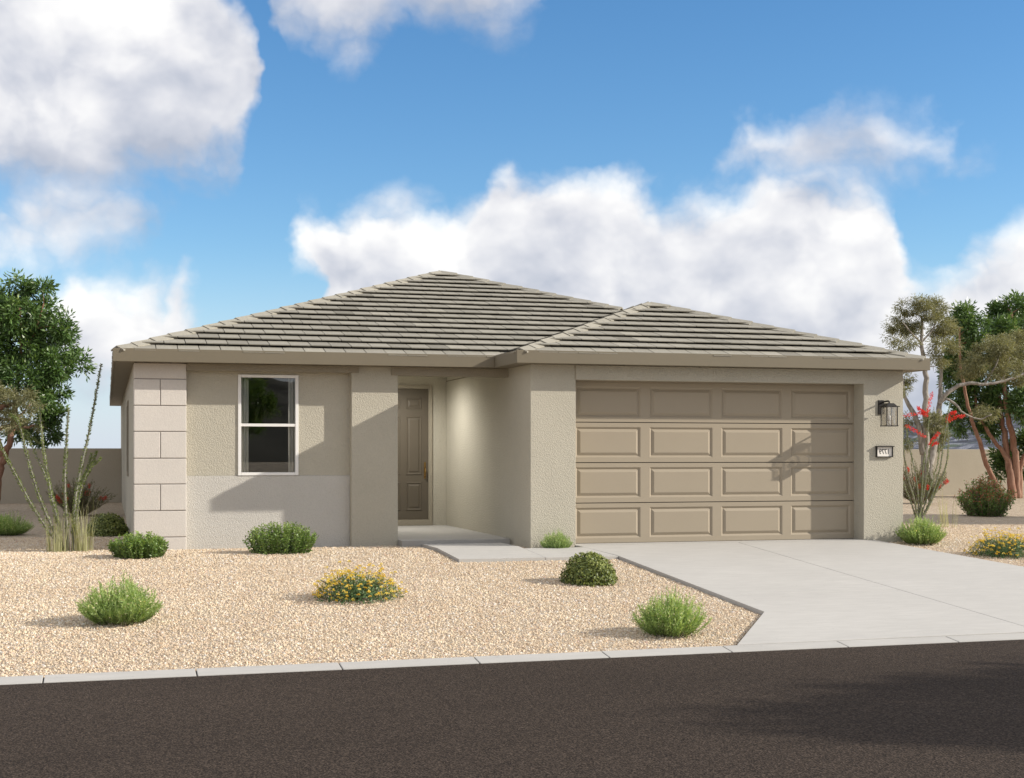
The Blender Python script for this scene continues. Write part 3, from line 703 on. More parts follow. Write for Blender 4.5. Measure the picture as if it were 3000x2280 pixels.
# ------------------------------------------------------------------ boundary walls, hills
wz = lambda: None
def bwall(x0, x1, label):
    o = MB().box(x0, x1, 38.2, 38.4, -.35, 1.50).build('boundary_wall', STUCCO_WALL, bevel=.012)
    return tag(o, label, 'wall', 'stucco boundary walls')
bwall(-42, XL-.004, 'plain stucco boundary wall in shade left of the house')
bwall(XR+.004, 62, 'plain stucco boundary wall in sun right of the house')
BRUSH = M_plain('brush_hill', (.075, .066, .046), .95, var=.25, vs=.05)
def hills(name, az0, az1, dist, slope, seed, mat=HILL):
    rn = np.random.RandomState(seed); ph = rn.uniform(0, 6.28, 8); m = MB(); nu, nvv = 150, 26
    for j in range(nvv):
        t = j/(nvv-1)
        for i in range(nu):
            s = i/(nu-1); az = math.radians(az0+(az1-az0)*s); d = dist*(1+.5*t)
            pr = 1+.10*math.sin(s*7+ph[0])+.07*math.sin(s*17+ph[1])+.03*math.sin(s*41+ph[2])
            env = min(1, 6*s, 6*(1-s))
            rough = .05*math.sin(s*90+ph[3]+t*9)*math.sin(t*14+ph[4])+.035*math.sin(s*190+ph[5]-t*21)+.02*rn.uniform(-1, 1)
            h = dist*1.5*slope*env*(t**.75*pr + rough*t)
            m.v.append((d*math.sin(az), d*math.cos(az), -3+h))
    for j in range(nvv-1):
        for i in range(nu-1): m.f.append((j*nu+i, j*nu+i+1, (j+1)*nu+i+1, (j+1)*nu+i)); m.t.append(0)
    return tag(m.build(name, mat), kind='structure')
hills('hills', 25, 80, 260, .046, 3)
hills('hills', 140, 215, 300, .060, 8, BRUSH)

# ------------------------------------------------------------------ plants
def leaves_mesh(name, base, dirs, L, W, side=None, tint=None, seed=0, fold=.0):
    """one mesh of diamond-shaped leaves; arrays of base points, directions, lengths, widths"""
    rs = np.random.RandomState(seed); n = len(base)
    dirs = dirs/np.maximum(1e-9, np.linalg.norm(dirs, axis=1, keepdims=True))
    s = np.cross(dirs, rs.normal(size=(n, 3))) if side is None else side
    s = s/np.maximum(1e-9, np.linalg.norm(s, axis=1, keepdims=True))
    L = np.broadcast_to(np.asarray(L, float), (n,))[:, None]; W = np.broadcast_to(np.asarray(W, float), (n,))[:, None]
    nrm = np.cross(s, dirs)
    v = np.stack([base, base+dirs*L*.45+s*W*.5+nrm*fold*W, base+dirs*L, base+dirs*L*.45-s*W*.5+nrm*fold*W], 1).reshape(-1, 3)
    me = bpy.data.meshes.new(name); me.vertices.add(4*n); me.vertices.foreach_set('co', v.ravel())
    me.loops.add(4*n); me.loops.foreach_set('vertex_index', np.arange(4*n, dtype=np.int32))
    me.polygons.add(n); me.polygons.foreach_set('loop_start', np.arange(0, 4*n, 4, dtype=np.int32))
    a = me.attributes.new('tint', 'FLOAT', 'FACE'); a.data.foreach_set('value', (rs.uniform(0, 1, n) if tint is None else np.clip(tint, 0, 1)).astype(np.float32))
    me.update(); me.validate(); return me
SAGE = M_leaf('sage_leaf', [(0, (.15, .23, .075)), (.5, (.33, .46, .17)), (1, (.52, .63, .30))], .6, .35)
PALEF = M_leaf('pale_blossom', [(0, (.72, .62, .34)), (1, (.88, .84, .62))], .7, .3)
LEAFG = M_leaf('bush_leaf', [(0, (.06, .115, .025)), (.55, (.17, .28, .06)), (1, (.38, .48, .17))], .42, .3, .5)
BOXL = M_leaf('box_leaf', [(0, (.04, .065, .014)), (.5, (.16, .20, .042)), (1, (.37, .40, .12))], .45, .2, .45)
LANT = M_leaf('lantana_leaf', [(0, (.05, .10, .04)), (.6, (.12, .21, .08)), (1, (.20, .30, .13))], .5, .25)
YEL = M_leaf('yellow_blossom', [(0, (.70, .42, .04)), (.35, (.78, .58, .07)), (1, (.86, .74, .24))], .6, .3)
REDL = M_leaf('red_shrub_leaf', [(0, (.045, .095, .022)), (.55, (.11, .20, .045)), (1, (.21, .31, .09))], .5, .25)
RUST = M_leaf('rust_blossom', [(0, (.25, .06, .04)), (.6, (.40, .13, .08)), (1, (.50, .24, .14))], .7, .2)
RED = M_leaf('red_blossom', [(0, (.50, .015, .015)), (.6, (.72, .03, .025)), (1, (.82, .10, .07))], .5, .3)
OLIVE = M_leaf('olive_leaf', [(0, (.11, .115, .055)), (.5, (.23, .23, .12)), (1, (.40, .38, .23))], .55, .25)
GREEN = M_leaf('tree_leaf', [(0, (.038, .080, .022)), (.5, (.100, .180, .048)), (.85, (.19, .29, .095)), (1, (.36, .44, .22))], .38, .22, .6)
BOTL = M_leaf('bottlebrush_leaf', [(0, (.06, .075, .03)), (.5, (.13, .15, .065)), (1, (.24, .24, .13))], .6, .25)
STRAW = M_leaf('straw_blade', [(0, (.27, .28, .14)), (.5, (.42, .42, .24)), (1, (.57, .56, .36))], .6, .3)
OCOL = M_leaf('ocotillo_leaf', [(0, (.10, .13, .045)), (.6, (.20, .26, .09)), (1, (.36, .43, .19))], .5, .3)
CANE = M_bark('cane_bark', (.17, .165, .13), (.30, .29, .25), 30); STEM = M_plain('green_stem', (.10, .12, .04), .7)
PALEBARK = M_bark('pale_bark', (.23, .20, .17), (.40, .37, .33), 8); REDBARK = M_bark('red_bark', (.25, .12, .075), (.36, .21, .145), 7); TWIG = M_plain('twig', (.20, .15, .11), .85)

def skin(rs, d):
    d = d/np.linalg.norm(d, axis=1, keepdims=True)+rs.normal(size=d.shape)*.42; d = d/np.linalg.norm(d, axis=1, keepdims=True)
    t = np.cross(d, rs.normal(size=d.shape)); return t, np.cross(d, t)
def dome(rs, n, rx, h, shell=.75, low=.03):
    """points through a mound, denser near its skin; returns points and outward directions"""
    a = rs.uniform(0, 2*np.pi, n); z = rs.uniform(low, 1, n)**.85; rr = np.sqrt(np.maximum(0, 1-z*z)); f = 1-(1-shell)*rs.uniform(0, 1, n)**1.6*1.6
    f *= 1+.035*np.sin(a*3+1)+.03*np.sin(a*5+2+z*4)+.03*np.sin(a*9+z*11)
    p = np.stack([rx*rr*np.cos(a)*f, rx*rr*np.sin(a)*f, h*z*f], 1)
    d = np.stack([rr*np.cos(a), rr*np.sin(a), z*.9+.15], 1); return p, d
def sage_meshes(seed, rx, h):
    rs = np.random.RandomState(seed); st = MB(); B, D, T = [], [], []; F, FD = [], []
    ns = 480
    for i in range(ns):
        az = rs.uniform(0, 2*np.pi); tilt = rs.uniform(0, 1)**.62*1.22; k = (1-.16*rs.uniform()) * (1+.12*math.sin(az*3+seed)+.10*math.sin(az*5+2*seed))
        hr = h*(1-.12*tilt)*k; tip = np.array([rx*math.sin(tilt)*math.cos(az)*k, rx*math.sin(tilt)*math.sin(az)*k, max(.06, hr*math.cos(tilt*.93))])
        b0 = np.array([tip[0]*.46, tip[1]*.46, 0])
        tint = np.clip(rs.normal(.5, .16), 0, 1)
        mid = b0*.5+tip*.5+np.array([tip[0]*.10, tip[1]*.10, -.012*rx])
        if i % 3 == 0: st.tube([b0, mid, tip], [.003, .0022, .001], 3, cap=False)
        nl = 28
        for j in range(nl):
            t = .16+.84*(j+rs.uniform())/nl
            p = (1-t)**2*b0+2*t*(1-t)*mid+t*t*tip; ax = tip-b0; ax = ax/np.linalg.norm(ax)
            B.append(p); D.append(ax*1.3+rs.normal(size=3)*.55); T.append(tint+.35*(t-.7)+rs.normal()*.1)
        if i % 2 == 0: F.append(tip*(rs.uniform(.62, 1.0))+rs.normal(size=3)*.012); FD.append(rs.normal(size=3))
    me = leaves_mesh('foliage', np.array(B), np.array(D), rs.uniform(.025, .05, len(B)), rs.uniform(.005, .0095, len(B)), tint=np.array(T), seed=seed)
    F = np.repeat(np.array(F), 3, 0); fl = leaves_mesh('blossoms', F, np.random.RandomState(seed+1).normal(size=F.shape), .016, .013, seed=seed+2)
    return st.mesh('stems'), me, fl
def plant(name, label, cat, loc, parts, rz=0, sc=1.0, group=None):
    e = tag(empty(name, loc, rz, sc), label, cat, group)
    for nm, me, mat in parts:
        o = bpy.data.objects.new(nm, me); COL.objects.link(o); o.parent = e
        if not me.materials: me.materials.append(mat)
    return e
def onground(x, y): return (x, y, gz(y)-.008)
SG = [sage_meshes(11, .40, .44), sage_meshes(23, .40, .44)]
for k, (x, y, rz, sc, lab) in enumerate((
    (.147, 15.02, .3, (1.14, 1.1, 1.06), 'bright green feathery sage mound nearest the kerb at the left, alone in the gravel'),
    (5.48, 13.38, 2.1, (1.0, 1.0, 1.02), 'bright green feathery sage mound beside the angled corner of the driveway'),
    (6.34, 19.82, 0, (.66, .40, .66), 'small bright green sage tuft at the foot of the left garage pilaster'),
    (12.32, 19.72, 4.0, (1.15, 1.0, 1.0), 'wide bright green sage mound at the right corner of the garage'),
    (-1.60, 25.3, 5.2, (1.0, 1.0, .85), 'green sage mound in shade at the left edge beside the yellow grass'))):
    s = SG[k % 2]; plant('sage_bush', lab, 'shrub', onground(x, y), (('stems', s[0], STEM), ('foliage', s[1], SAGE), ('blossoms', s[2], PALEF)), rz, sc, 'feathery green sage mounds')
# rounded box shrubs
def box_meshes(seed, rx, h):
    rs = np.random.RandomState(seed); p, d = dome(rs, 5600, rx, h, .80, .0)
    t, sd = skin(rs, d)
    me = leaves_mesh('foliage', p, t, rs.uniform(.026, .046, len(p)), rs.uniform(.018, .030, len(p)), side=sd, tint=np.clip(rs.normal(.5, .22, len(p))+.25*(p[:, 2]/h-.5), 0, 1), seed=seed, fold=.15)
    st = MB()
    for i in range(26):
        a = rs.uniform(0, 6.28); t = rs.uniform(.2, 1.1); st.tube([(0, 0, 0), (rx*.4*math.sin(t)*math.cos(a), rx*.4*math.sin(t)*math.sin(a), h*.45), (rx*.75*math.sin(t)*math.cos(a), rx*.75*math.sin(t)*math.sin(a), h*.8*math.cos(t))], [.008, .006, .003], 4)
    return st.mesh('stems'), me
BX = box_meshes(31, .355, .39)
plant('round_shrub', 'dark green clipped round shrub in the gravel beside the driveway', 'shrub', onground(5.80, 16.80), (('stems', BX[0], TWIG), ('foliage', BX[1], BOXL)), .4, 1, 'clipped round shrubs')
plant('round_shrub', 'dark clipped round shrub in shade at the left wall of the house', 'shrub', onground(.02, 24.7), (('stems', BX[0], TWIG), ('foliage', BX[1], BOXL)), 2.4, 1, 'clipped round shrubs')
# leafy bushes by the wall
def bush_meshes(seed, rx, ry, h):
    rs = np.random.RandomState(seed); st = MB(); B, D, T = [], [], []
    for i in range(230):
        a = rs.uniform(0, 6.283); r = math.sqrt(rs.uniform()); bx, by = .90*rx*r*math.cos(a), .90*ry*r*math.sin(a)
        hh = h*(1-.38*r**3)*rs.uniform(.66, 1.06); lean = .12*r
        tip = np.array([bx+rx*lean*math.cos(a), by+ry*lean*math.sin(a), hh]); b0 = np.array([bx*.86, by*.86, 0])
        mid = (b0+tip)/2+rs.normal(size=3)*.015; st.tube([b0, mid, tip], [.0035, .0028, .0015], 4, cap=False)
        nl = int(26*hh/h)+6
        for j in range(nl):
            t = .03+.97*(j+.5)/nl; p = (1-t)**2*b0+2*t*(1-t)*mid+t*t*tip; an = j*2.4+i
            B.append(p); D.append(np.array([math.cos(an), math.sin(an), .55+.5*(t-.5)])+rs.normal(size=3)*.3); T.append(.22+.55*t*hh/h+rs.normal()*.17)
    me = leaves_mesh('foliage', np.array(B), np.array(D), rs.uniform(.026, .050, len(B)), rs.uniform(.015, .026, len(B)), tint=np.array(T), seed=seed, fold=.12)
    return st.mesh('stems'), me
BM = bush_meshes(41, .52, .36, .44); BL = bush_meshes(47, .40, .32, .34)
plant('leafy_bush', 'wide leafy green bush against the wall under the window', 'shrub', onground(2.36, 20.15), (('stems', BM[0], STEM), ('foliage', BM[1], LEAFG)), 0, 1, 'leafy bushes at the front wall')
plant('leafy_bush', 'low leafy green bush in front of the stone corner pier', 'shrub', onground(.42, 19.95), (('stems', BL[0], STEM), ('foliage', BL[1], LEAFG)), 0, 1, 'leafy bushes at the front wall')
# lantana
def lantana_meshes(seed, rx, ry, h):
    rs = np.random.RandomState(seed); n = 3600
    p, d = dome(rs, n, 1, 1, .6, .02); p = p*np.array([rx, ry, h]); keep = p[:, 2] > .01
    t, sd = skin(rs, d[keep])
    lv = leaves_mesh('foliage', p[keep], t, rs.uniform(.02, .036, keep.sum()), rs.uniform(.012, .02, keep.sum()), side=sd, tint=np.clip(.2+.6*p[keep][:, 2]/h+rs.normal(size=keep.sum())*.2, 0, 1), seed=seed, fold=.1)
    q, qd = dome(rs, 300, 1, 1, .9, .02); q = q*np.array([rx*1.02, ry*1.02, h*1.05]); B, D, T = [], [], []; st = MB()
    for c, dd in zip(q, qd):
        up = rs.uniform(.0, .05)*(1+1.2*(rs.uniform() < .12)); c = c+dd/np.linalg.norm(dd)*up*.8+np.array([0, 0, up]); t0 = rs.uniform(.1, .9)
        st.tube([c*np.array([.8, .8, .5]), c], [.0022, .0016], 3, cap=False)
        for j in range(16):
            o = rs.normal(size=3); o[2] = abs(o[2])*.8; o = o/np.linalg.norm(o); B.append(c+o*.011); D.append(o+rs.normal(size=3)*.5); T.append(t0+.3*o[2]-.15+rs.normal()*.12)
    fl = leaves_mesh('blossoms', np.array(B), np.array(D), .014, .013, tint=np.array(T), seed=seed+1)
    for i in range(60):
        a = rs.uniform(0, 6.28); r = rs.uniform(.3, .9); st.tube([(0, 0, 0), (rx*r*.6*math.cos(a), ry*r*.6*math.sin(a), h*.45), (rx*r*math.cos(a), ry*r*math.sin(a), h*.8)], [.005, .004, .002], 3, cap=False)
    return st.mesh('stems'), lv, fl
LA = lantana_meshes(53, .50, .42, .30)
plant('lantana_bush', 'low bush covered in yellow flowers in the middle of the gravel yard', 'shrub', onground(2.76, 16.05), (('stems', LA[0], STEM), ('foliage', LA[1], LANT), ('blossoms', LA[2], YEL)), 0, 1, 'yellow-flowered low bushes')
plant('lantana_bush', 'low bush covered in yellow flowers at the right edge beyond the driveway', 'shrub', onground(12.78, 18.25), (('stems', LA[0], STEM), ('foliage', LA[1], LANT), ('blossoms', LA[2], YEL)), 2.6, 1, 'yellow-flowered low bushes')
# rust-flowered shrub
def rust_meshes(seed, rx, h):
    rs = np.random.RandomState(seed); st = MB(); B, D, T, FB, FD = [], [], [], [], []
    for i in range(210):
        a = rs.uniform(0, 6.283); tl = rs.uniform(0, 1)**.6*1.15; k = rs.uniform(.75, 1.05)
        tip = np.array([rx*math.sin(tl)*math.cos(a)*k, rx*math.sin(tl)*math.sin(a)*k, h*k*max(.10, math.cos(tl*.92))]); b0 = np.array([tip[0]*.55, tip[1]*.55, 0]); mid = (b0+tip)/2+np.array([tip[0]*.12, tip[1]*.12, h*.02])
        st.tube([b0, mid, tip], [.006, .004, .002], 4, cap=False)
        for j in range(36):
            t = .06+.94*rs.uniform(); p = (1-t)**2*b0+2*t*(1-t)*mid+t*t*tip; B.append(p+rs.normal(size=3)*.025); D.append(rs.normal(size=3)+np.array([0, 0, .3])); T.append(.2+.5*t+rs.normal()*.2)
        if rs.uniform() < .75:
            for j in range(18): o = rs.normal(size=3)*.03; FB.append(tip*rs.choice([1, .9, .8])+o); FD.append(rs.normal(size=3))
    lv = leaves_mesh('foliage', np.array(B), np.array(D), rs.uniform(.035, .065, len(B)), rs.uniform(.02, .034, len(B)), tint=np.array(T), seed=seed, fold=.1)
    return st.mesh('stems'), lv, leaves_mesh('blossoms', np.array(FB), np.array(FD), .03, .022, seed=seed+1)
RU = rust_meshes(61, .70, .82)
plant('rust_flowered_shrub', 'dense green shrub speckled with rust-red flowers before the red trunks', 'shrub', onground(18.45, 27.0), (('stems', RU[0], TWIG), ('foliage', RU[1], REDL), ('blossoms', RU[2], RUST)))
# bottlebrush shrubs
def bottle_meshes(seed, rx, h, nf):
    rs = np.random.RandomState(seed); st = MB(); B, D, T, F, FD = [], [], [], [], []
    for i in range(130):
        a = rs.uniform(0, 6.283); tl = rs.uniform(0, 1)**.6*1.2; k = rs.uniform(.7, 1.1)
        tip = np.array([rx*math.sin(tl)*math.cos(a)*k, rx*math.sin(tl)*math.sin(a)*k, h*k*max(.16, math.cos(tl*.85))]); b0 = np.array([tip[0]*.12, tip[1]*.12, 0]); mid = b0*.45+tip*.55+np.array([0, 0, -.03])
        st.tube([b0, mid, tip], [.007, .005, .002], 4, cap=False); ax = (tip-b0)/np.linalg.norm(tip-b0)
        for j in range(46):
            t = .25+.75*rs.uniform(); p = (1-t)**2*b0+2*t*(1-t)*mid+t*t*tip; B.append(p); D.append(ax+rs.normal(size=3)*.6); T.append(.5+rs.normal()*.22)
        if i < nf:
            for j in range(90):
                o = rs.normal(size=3); o -= ax*o.dot(ax); o /= np.linalg.norm(o); F.append(tip*.96+ax*rs.uniform(-.07, .05)); FD.append(o+ax*.25)
    lv = leaves_mesh('foliage', np.array(B), np.array(D), rs.uniform(.05, .09, len(B)), .009, tint=np.array(T), seed=seed)
    return st.mesh('stems'), lv, leaves_mesh('blossoms', np.array(F), np.array(FD), .05, .007, seed=seed+1)
BT = bottle_meshes(71, .82, .80, 14)
plant('bottlebrush_shrub', 'grey-green shrub with red brush flowers in shade behind the left ocotillo', 'shrub', onground(-.55, 31.5), (('stems', BT[0], TWIG), ('foliage', BT[1], BOTL), ('blossoms', BT[2], RED)), 0, (1, 1, .95), 'bottlebrush shrubs')
plant('bottlebrush_shrub', 'grey-green shrub with red brush flowers in sun behind the right ocotillo', 'shrub', onground(20.5, 33.0), (('stems', BT[0], TWIG), ('foliage', BT[1], BOTL), ('blossoms', BT[2], RED)), 1.7, (1.15, 1.0, 1.35), 'bottlebrush shrubs')
# straw grass
def tuft(name, label, x, y, n, h, spread, seed, group):
    rs = np.random.RandomState(seed); m = MB()
    for i in range(n):
        a = rs.uniform(0, 6.283); r = spread*.45*math.sqrt(rs.uniform()); bx, by = r*math.cos(a), r*math.sin(a); hh = h*rs.uniform(.55, 1.05); ln = rs.uniform(.02, .32)*hh; b = a+rs.normal()*.7
        w = rs.uniform(.0035, .006); t0 = rs.uniform(); sx, sy = -math.sin(b)*w, math.cos(b)*w; prev = None
        cv = rs.uniform(0, 1)**3*.5
        for s in range(6):
            t = s/5; k = 1-.85*t; z = hh*(t-cv*t**3*.8); d = ln*t*t*(1+cv*1.2)
            p = ((bx+d*math.cos(b)+sx*k, by+d*math.sin(b)+sy*k, z), (bx+d*math.cos(b)-sx*k, by+d*math.sin(b)-sy*k, z))
            if prev: m.face([prev[0], prev[1], p[1], p[0]], t0)
            prev = p
    e = tag(empty(name, onground(x, y)), label, 'grass', group); o = link('blades', m.mesh('blades', tint=True), STRAW, e, world=False); return e
tuft('straw_grass', 'pale yellow grass tuft left of the ocotillo foot', -.66, 21.25, 85, .66, .34, 81, 'pale yellow grass tufts')
tuft('straw_grass', 'pale yellow grass tuft right of the ocotillo foot', -.32, 21.28, 85, .80, .36, 82, 'pale yellow grass tufts')
tuft('straw_grass', 'thin pale grass blades behind the sage at the garage corner', 15.2, 23.4, 34, .75, .40, 83, 'pale yellow grass tufts')

# ocotillos
def ocotillo(label, base, canes, seed, flowers=(), lk=1.0):
    """canes: lists of place points from the foot to the tip; flowers: polylines carrying red blossom"""
    rs = np.random.RandomState(seed); base = Vector(base); e = tag(empty('ocotillo', base), label, 'ocotillo')
    def smooth(pts, n=22):
        pts = [Vector(p) for p in pts]; out = []
        if len(pts) == 2: pts = [pts[0], (pts[0]+pts[1])/2, pts[1]]
        ext = [pts[0]*2-pts[1]]+pts+[pts[-1]*2-pts[-2]]
        for i in range(len(pts)-1):
            p0, p1, p2, p3 = ext[i:i+4]
            for j in range(n//(len(pts)-1)):
                t = j/(n//(len(pts)-1)); out.append(.5*((2*p1)+(p2-p0)*t+(2*p0-5*p1+4*p2-p3)*t*t+(3*p1-p0-3*p2+p3)*t**3))
        return out+[pts[-1]]
    for ci, (pts, r0) in enumerate(canes):
        ps = smooth(pts); n = len(ps); rad = [1.1*r0*(1-.62*i/(n-1)) for i in range(n)]
        cane = MB().tube(ps, rad, 7).build('cane', CANE, e, smooth=True)
        B, D, T, Ls = [], [], [], []
        total = sum((ps[i+1]-ps[i]).length for i in range(n-1)); k = int(total*300)
        for j in range(k):
            t = rs.uniform(.10, 1)*(n-1); i = min(int(t), n-2); q = ps[i].lerp(ps[i+1], t-i); ax = (ps[i+1]-ps[i]).normalized()
            o = Vector(rs.normal(size=3)); o -= ax*o.dot(ax); o.normalize()
            B.append(q+o*rad[i]*.7); D.append(o*.9+ax*.75); T.append(rs.normal(.5, .2)+(.22 if ci in (2,) else 0)); Ls.append(lk*rs.uniform(.028, .050)*(1-.30*t/(n-1)))
        lv = link('leaves', leaves_mesh('leaves', np.array([tuple(b) for b in B]), np.array([tuple(d) for d in D]), np.array(Ls), np.array(Ls)*.42, tint=np.array(T), seed=seed+ci, fold=.15), OCOL, cane)
        lv.matrix_parent_inverse = Matrix.Identity(4)
    for fi, pts in enumerate(flowers):
        ps = smooth(pts, 12); B, D = [], []
        for i in range(len(ps)-1):
            ax = (ps[i+1]-ps[i]).normalized()
            for j in range(15):
                q = ps[i].lerp(ps[i+1], rs.uniform()); o = Vector(rs.normal(size=3)).normalized(); B.append(tuple(q+o*.012)); D.append(tuple(o*.8+ax*.6))
        link('blossom', leaves_mesh('blossom', np.array(B), np.array(D), rs.uniform(.028, .055, len(B)), rs.uniform(.009, .016, len(B)), seed=seed+90+fi), RED, e)
    return e
b0 = Vector((-.52, 21.35, gz(21.35)))
def oc(pxs, dys, jit): return [b0+Vector((jit*.06, 0, -.02))]+[at(x, y, 21.35+d) for (x, y), d in zip(pxs, dys)]
ocotillo('tall leafy ocotillo with bare upright canes left of the house', b0, [
    (oc([(222, 1450), (262, 1260), (297, 1066)], [.05, .12, .2], 1), .020),
    (oc([(190, 1430), (194, 1310), (201, 1196)], [-.1, -.15, -.2], 0), .020),
    (oc([(150, 1450), (128, 1320), (116, 1192)], [.1, .2, .25], -1), .017),
    (oc([(120, 1470), (83, 1350), (55, 1240), (30, 1215)], [-.1, -.2, -.3, -.3], -1), .016),
    (oc([(105, 1500), (45, 1390), (8, 1320), (-30, 1240)], [-.15, -.3, -.4, -.5], -1), .016),
    (oc([(232, 1460), (258, 1380), (296, 1342)], [-.1, -.2, -.25], 1), .014),
    (oc([(226, 1450), (254, 1380), (268, 1328)], [.15, .25, .3], 1), .013),
    (oc([(230, 1450), (266, 1370), (283, 1322)], [.25, .4, .45], 1), .013),
    (oc([(150, 1440), (90, 1300), (70, 1262), (115, 1300)], [.3, .45, .5, .5], -1), .010)], 91)
b0 = Vector((15.35, 24.7, gz(24.7)))
oc2 = lambda pxs, d: [b0+Vector((0, 0, -.02))]+[at(x, y, 24.7+d*(i+1)) for i, (x, y) in enumerate(pxs)]
ocotillo('ocotillo with red blossom tips at the right corner of the house', b0, [
    (oc2([(2680, 1470), (2660, 1400), (2645, 1300), (2648, 1222)], -.05), .019),
    (oc2([(2724, 1470), (2752, 1380), (2766, 1290), (2783, 1180)], .05), .016),
    (oc2([(2728, 1470), (2764, 1390), (2778, 1320), (2776, 1236)], -.06), .016),
    (oc2([(2700, 1450), (2705, 1370), (2716, 1290), (2724, 1200)], .08), .015),
    (oc2([(2690, 1450), (2676, 1360), (2660, 1290), (2655, 1250)], .1), .014),
    (oc2([(2706, 1450), (2716, 1380), (2722, 1320), (2735, 1290)], -.1), .013),
    (oc2([(2715, 1460), (2735, 1400), (2748, 1350), (2752, 1300)], .12), .012),
    (oc2([(2672, 1480), (2652, 1430), (2632, 1370)], .1), .014)], 95,
    [[at(x, y, 24.9) for x, y in q] for q in (((2714, 1222), (2722, 1190), (2730, 1150)), ((2714, 1218), (2690, 1212), (2650, 1219)), ((2712, 1212), (2700, 1205), (2690, 1195)),
     ((2774, 1236), (2785, 1212), (2800, 1209)), ((2774, 1236), (2800, 1222), (2824, 1219)), ((2653, 1246), (2680, 1262), (2711, 1281)), ((2722, 1304), (2735, 1285), (2749, 1270)), ((2722, 1306), (2733, 1301), (2745, 1299)))], .72)

# ------------------------------------------------------------------ trees
def crown_points(rs, lobes, n, skin=.55):
    w = np.array([l[3]*l[4] for l in lobes]); w = w/w.sum(); idx = rs.choice(len(lobes), n, p=w); out = []
    for i in idx:
        cx, cy, cz, rx, rz = lobes[i]; d = rs.normal(size=3); d /= np.linalg.norm(d); r = rs.uniform(skin**3, 1)**(1/3)
        out.append((cx+d[0]*rx*r, cy+d[1]*rx*r, cz+d[2]*rz*r, i))
    return out
def tree(name, label, base, limbs, lobes, nclump, per, leaf, bark, leafmat, seed, group=None, droop=.2, R=.2, flat=1.0, twig_r=.022):
    """limbs: (points, r0, r1); lobes: (x, y, z, horizontal radius, vertical radius) of the crown"""
    rs = np.random.RandomState(seed); base = Vector(base); e = tag(empty(name, base), label, 'tree', group)
    tr = MB(); nodes = []
    for pts, r0, r1 in limbs:
        pts = [Vector(p) for p in pts]; ext = [pts[0]*2-pts[1]]+pts+[pts[-1]*2-pts[-2]]; ps = []
        for i in range(len(pts)-1):
            p0, p1, p2, p3 = ext[i:i+4]
            for j in range(5):
                t = j/5; q = .5*((2*p1)+(p2-p0)*t+(2*p0-5*p1+4*p2-p3)*t*t+(3*p1-p0-3*p2+p3)*t**3); ps.append(q+Vector(rs.normal(size=3))*r0*.10)
        ps.append(pts[-1]); n = len(ps); rad = [r0+(r1-r0)*i/(n-1) for i in range(n)]
        tr.tube(ps, rad, 8)
        for i in range(n//3, n): nodes.append((ps[i], rad[i]))
    trunk = tr.build('trunk', bark, e, smooth=True)
    br = MB(); cl = crown_points(rs, lobes, nclump)
    npos = np.array([tuple(p) for p, r in nodes]); nrad = [r for p, r in nodes]
    cl.sort(key=lambda c: np.min(np.linalg.norm(npos-np.array(c[:3]), axis=1)))
    B, D, T = [], [], []
    for (x, y, z, li) in cl:
        c = np.array([x, y, z]); dv = npos-c; dist = np.linalg.norm(dv, axis=1)+np.maximum(0, dv[:, 2])*1.5; k = int(np.argmin(dist)); p = npos[k]
        if dist[k] > .05:
            mid = p*.45+c*.55+np.array([0, 0, .08*dist[k]])+rs.normal(size=3)*.06*min(1, dist[k]); r = min(nrad[k]*.6, twig_r)
            br.tube([p, p*.75+mid*.25+rs.normal(size=3)*.01, mid, c], [r, r*.85, r*.6, r*.3], 5, cap=False)
            npos = np.vstack([npos, mid, c]); nrad += [r*.7, r*.45]
        ctr = np.array(lobes[li][:3]); out = c-ctr; out = out/max(1e-6, np.linalg.norm(out)); tone = rs.normal(.45, .12)
        rr = R*rs.uniform(.65, 1.3); nn = int(per*rs.uniform(.7, 1.3))
        o = rs.normal(size=(nn, 3)); o = o/np.linalg.norm(o, axis=1, keepdims=True)*(rs.uniform(.15, 1, (nn, 1)))*rr*np.array([1, 1, flat])
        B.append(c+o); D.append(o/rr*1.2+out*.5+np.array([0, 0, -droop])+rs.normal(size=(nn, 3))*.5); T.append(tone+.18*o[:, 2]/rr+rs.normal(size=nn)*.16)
    B, D, T = np.vstack(B), np.vstack(D), np.concatenate(T)
    link('branches', br.mesh('branches', smooth=True), bark, e)
    me = leaves_mesh('crown', B, D, rs.uniform(leaf[0]*.65, leaf[0]*1.2, len(B)), leaf[1], tint=T, seed=seed+1, fold=.12)
    link('crown', me, leafmat, e)
    return e
def lobes_px(lst, Y, rs):
    out = []
    for l in lst:
        x, y, rx, ry = l[:4]; d = l[4] if len(l) > 4 else rs.uniform(-.5, .5); p = at(x, y, Y+d); s = scale_at(x, Y+d); out.append((p.x, p.y, p.z, rx*s, ry*s))
    return out
def limb_px(lst, Y, r0, r1, dd=0, foot=None):
    pts = [at(x, y, Y+dd*i) for i, (x, y) in enumerate(lst)]
    if foot is not None: pts = [Vector(foot)]+pts
    return (pts, r0, r1)
R_ = random.Random(17)
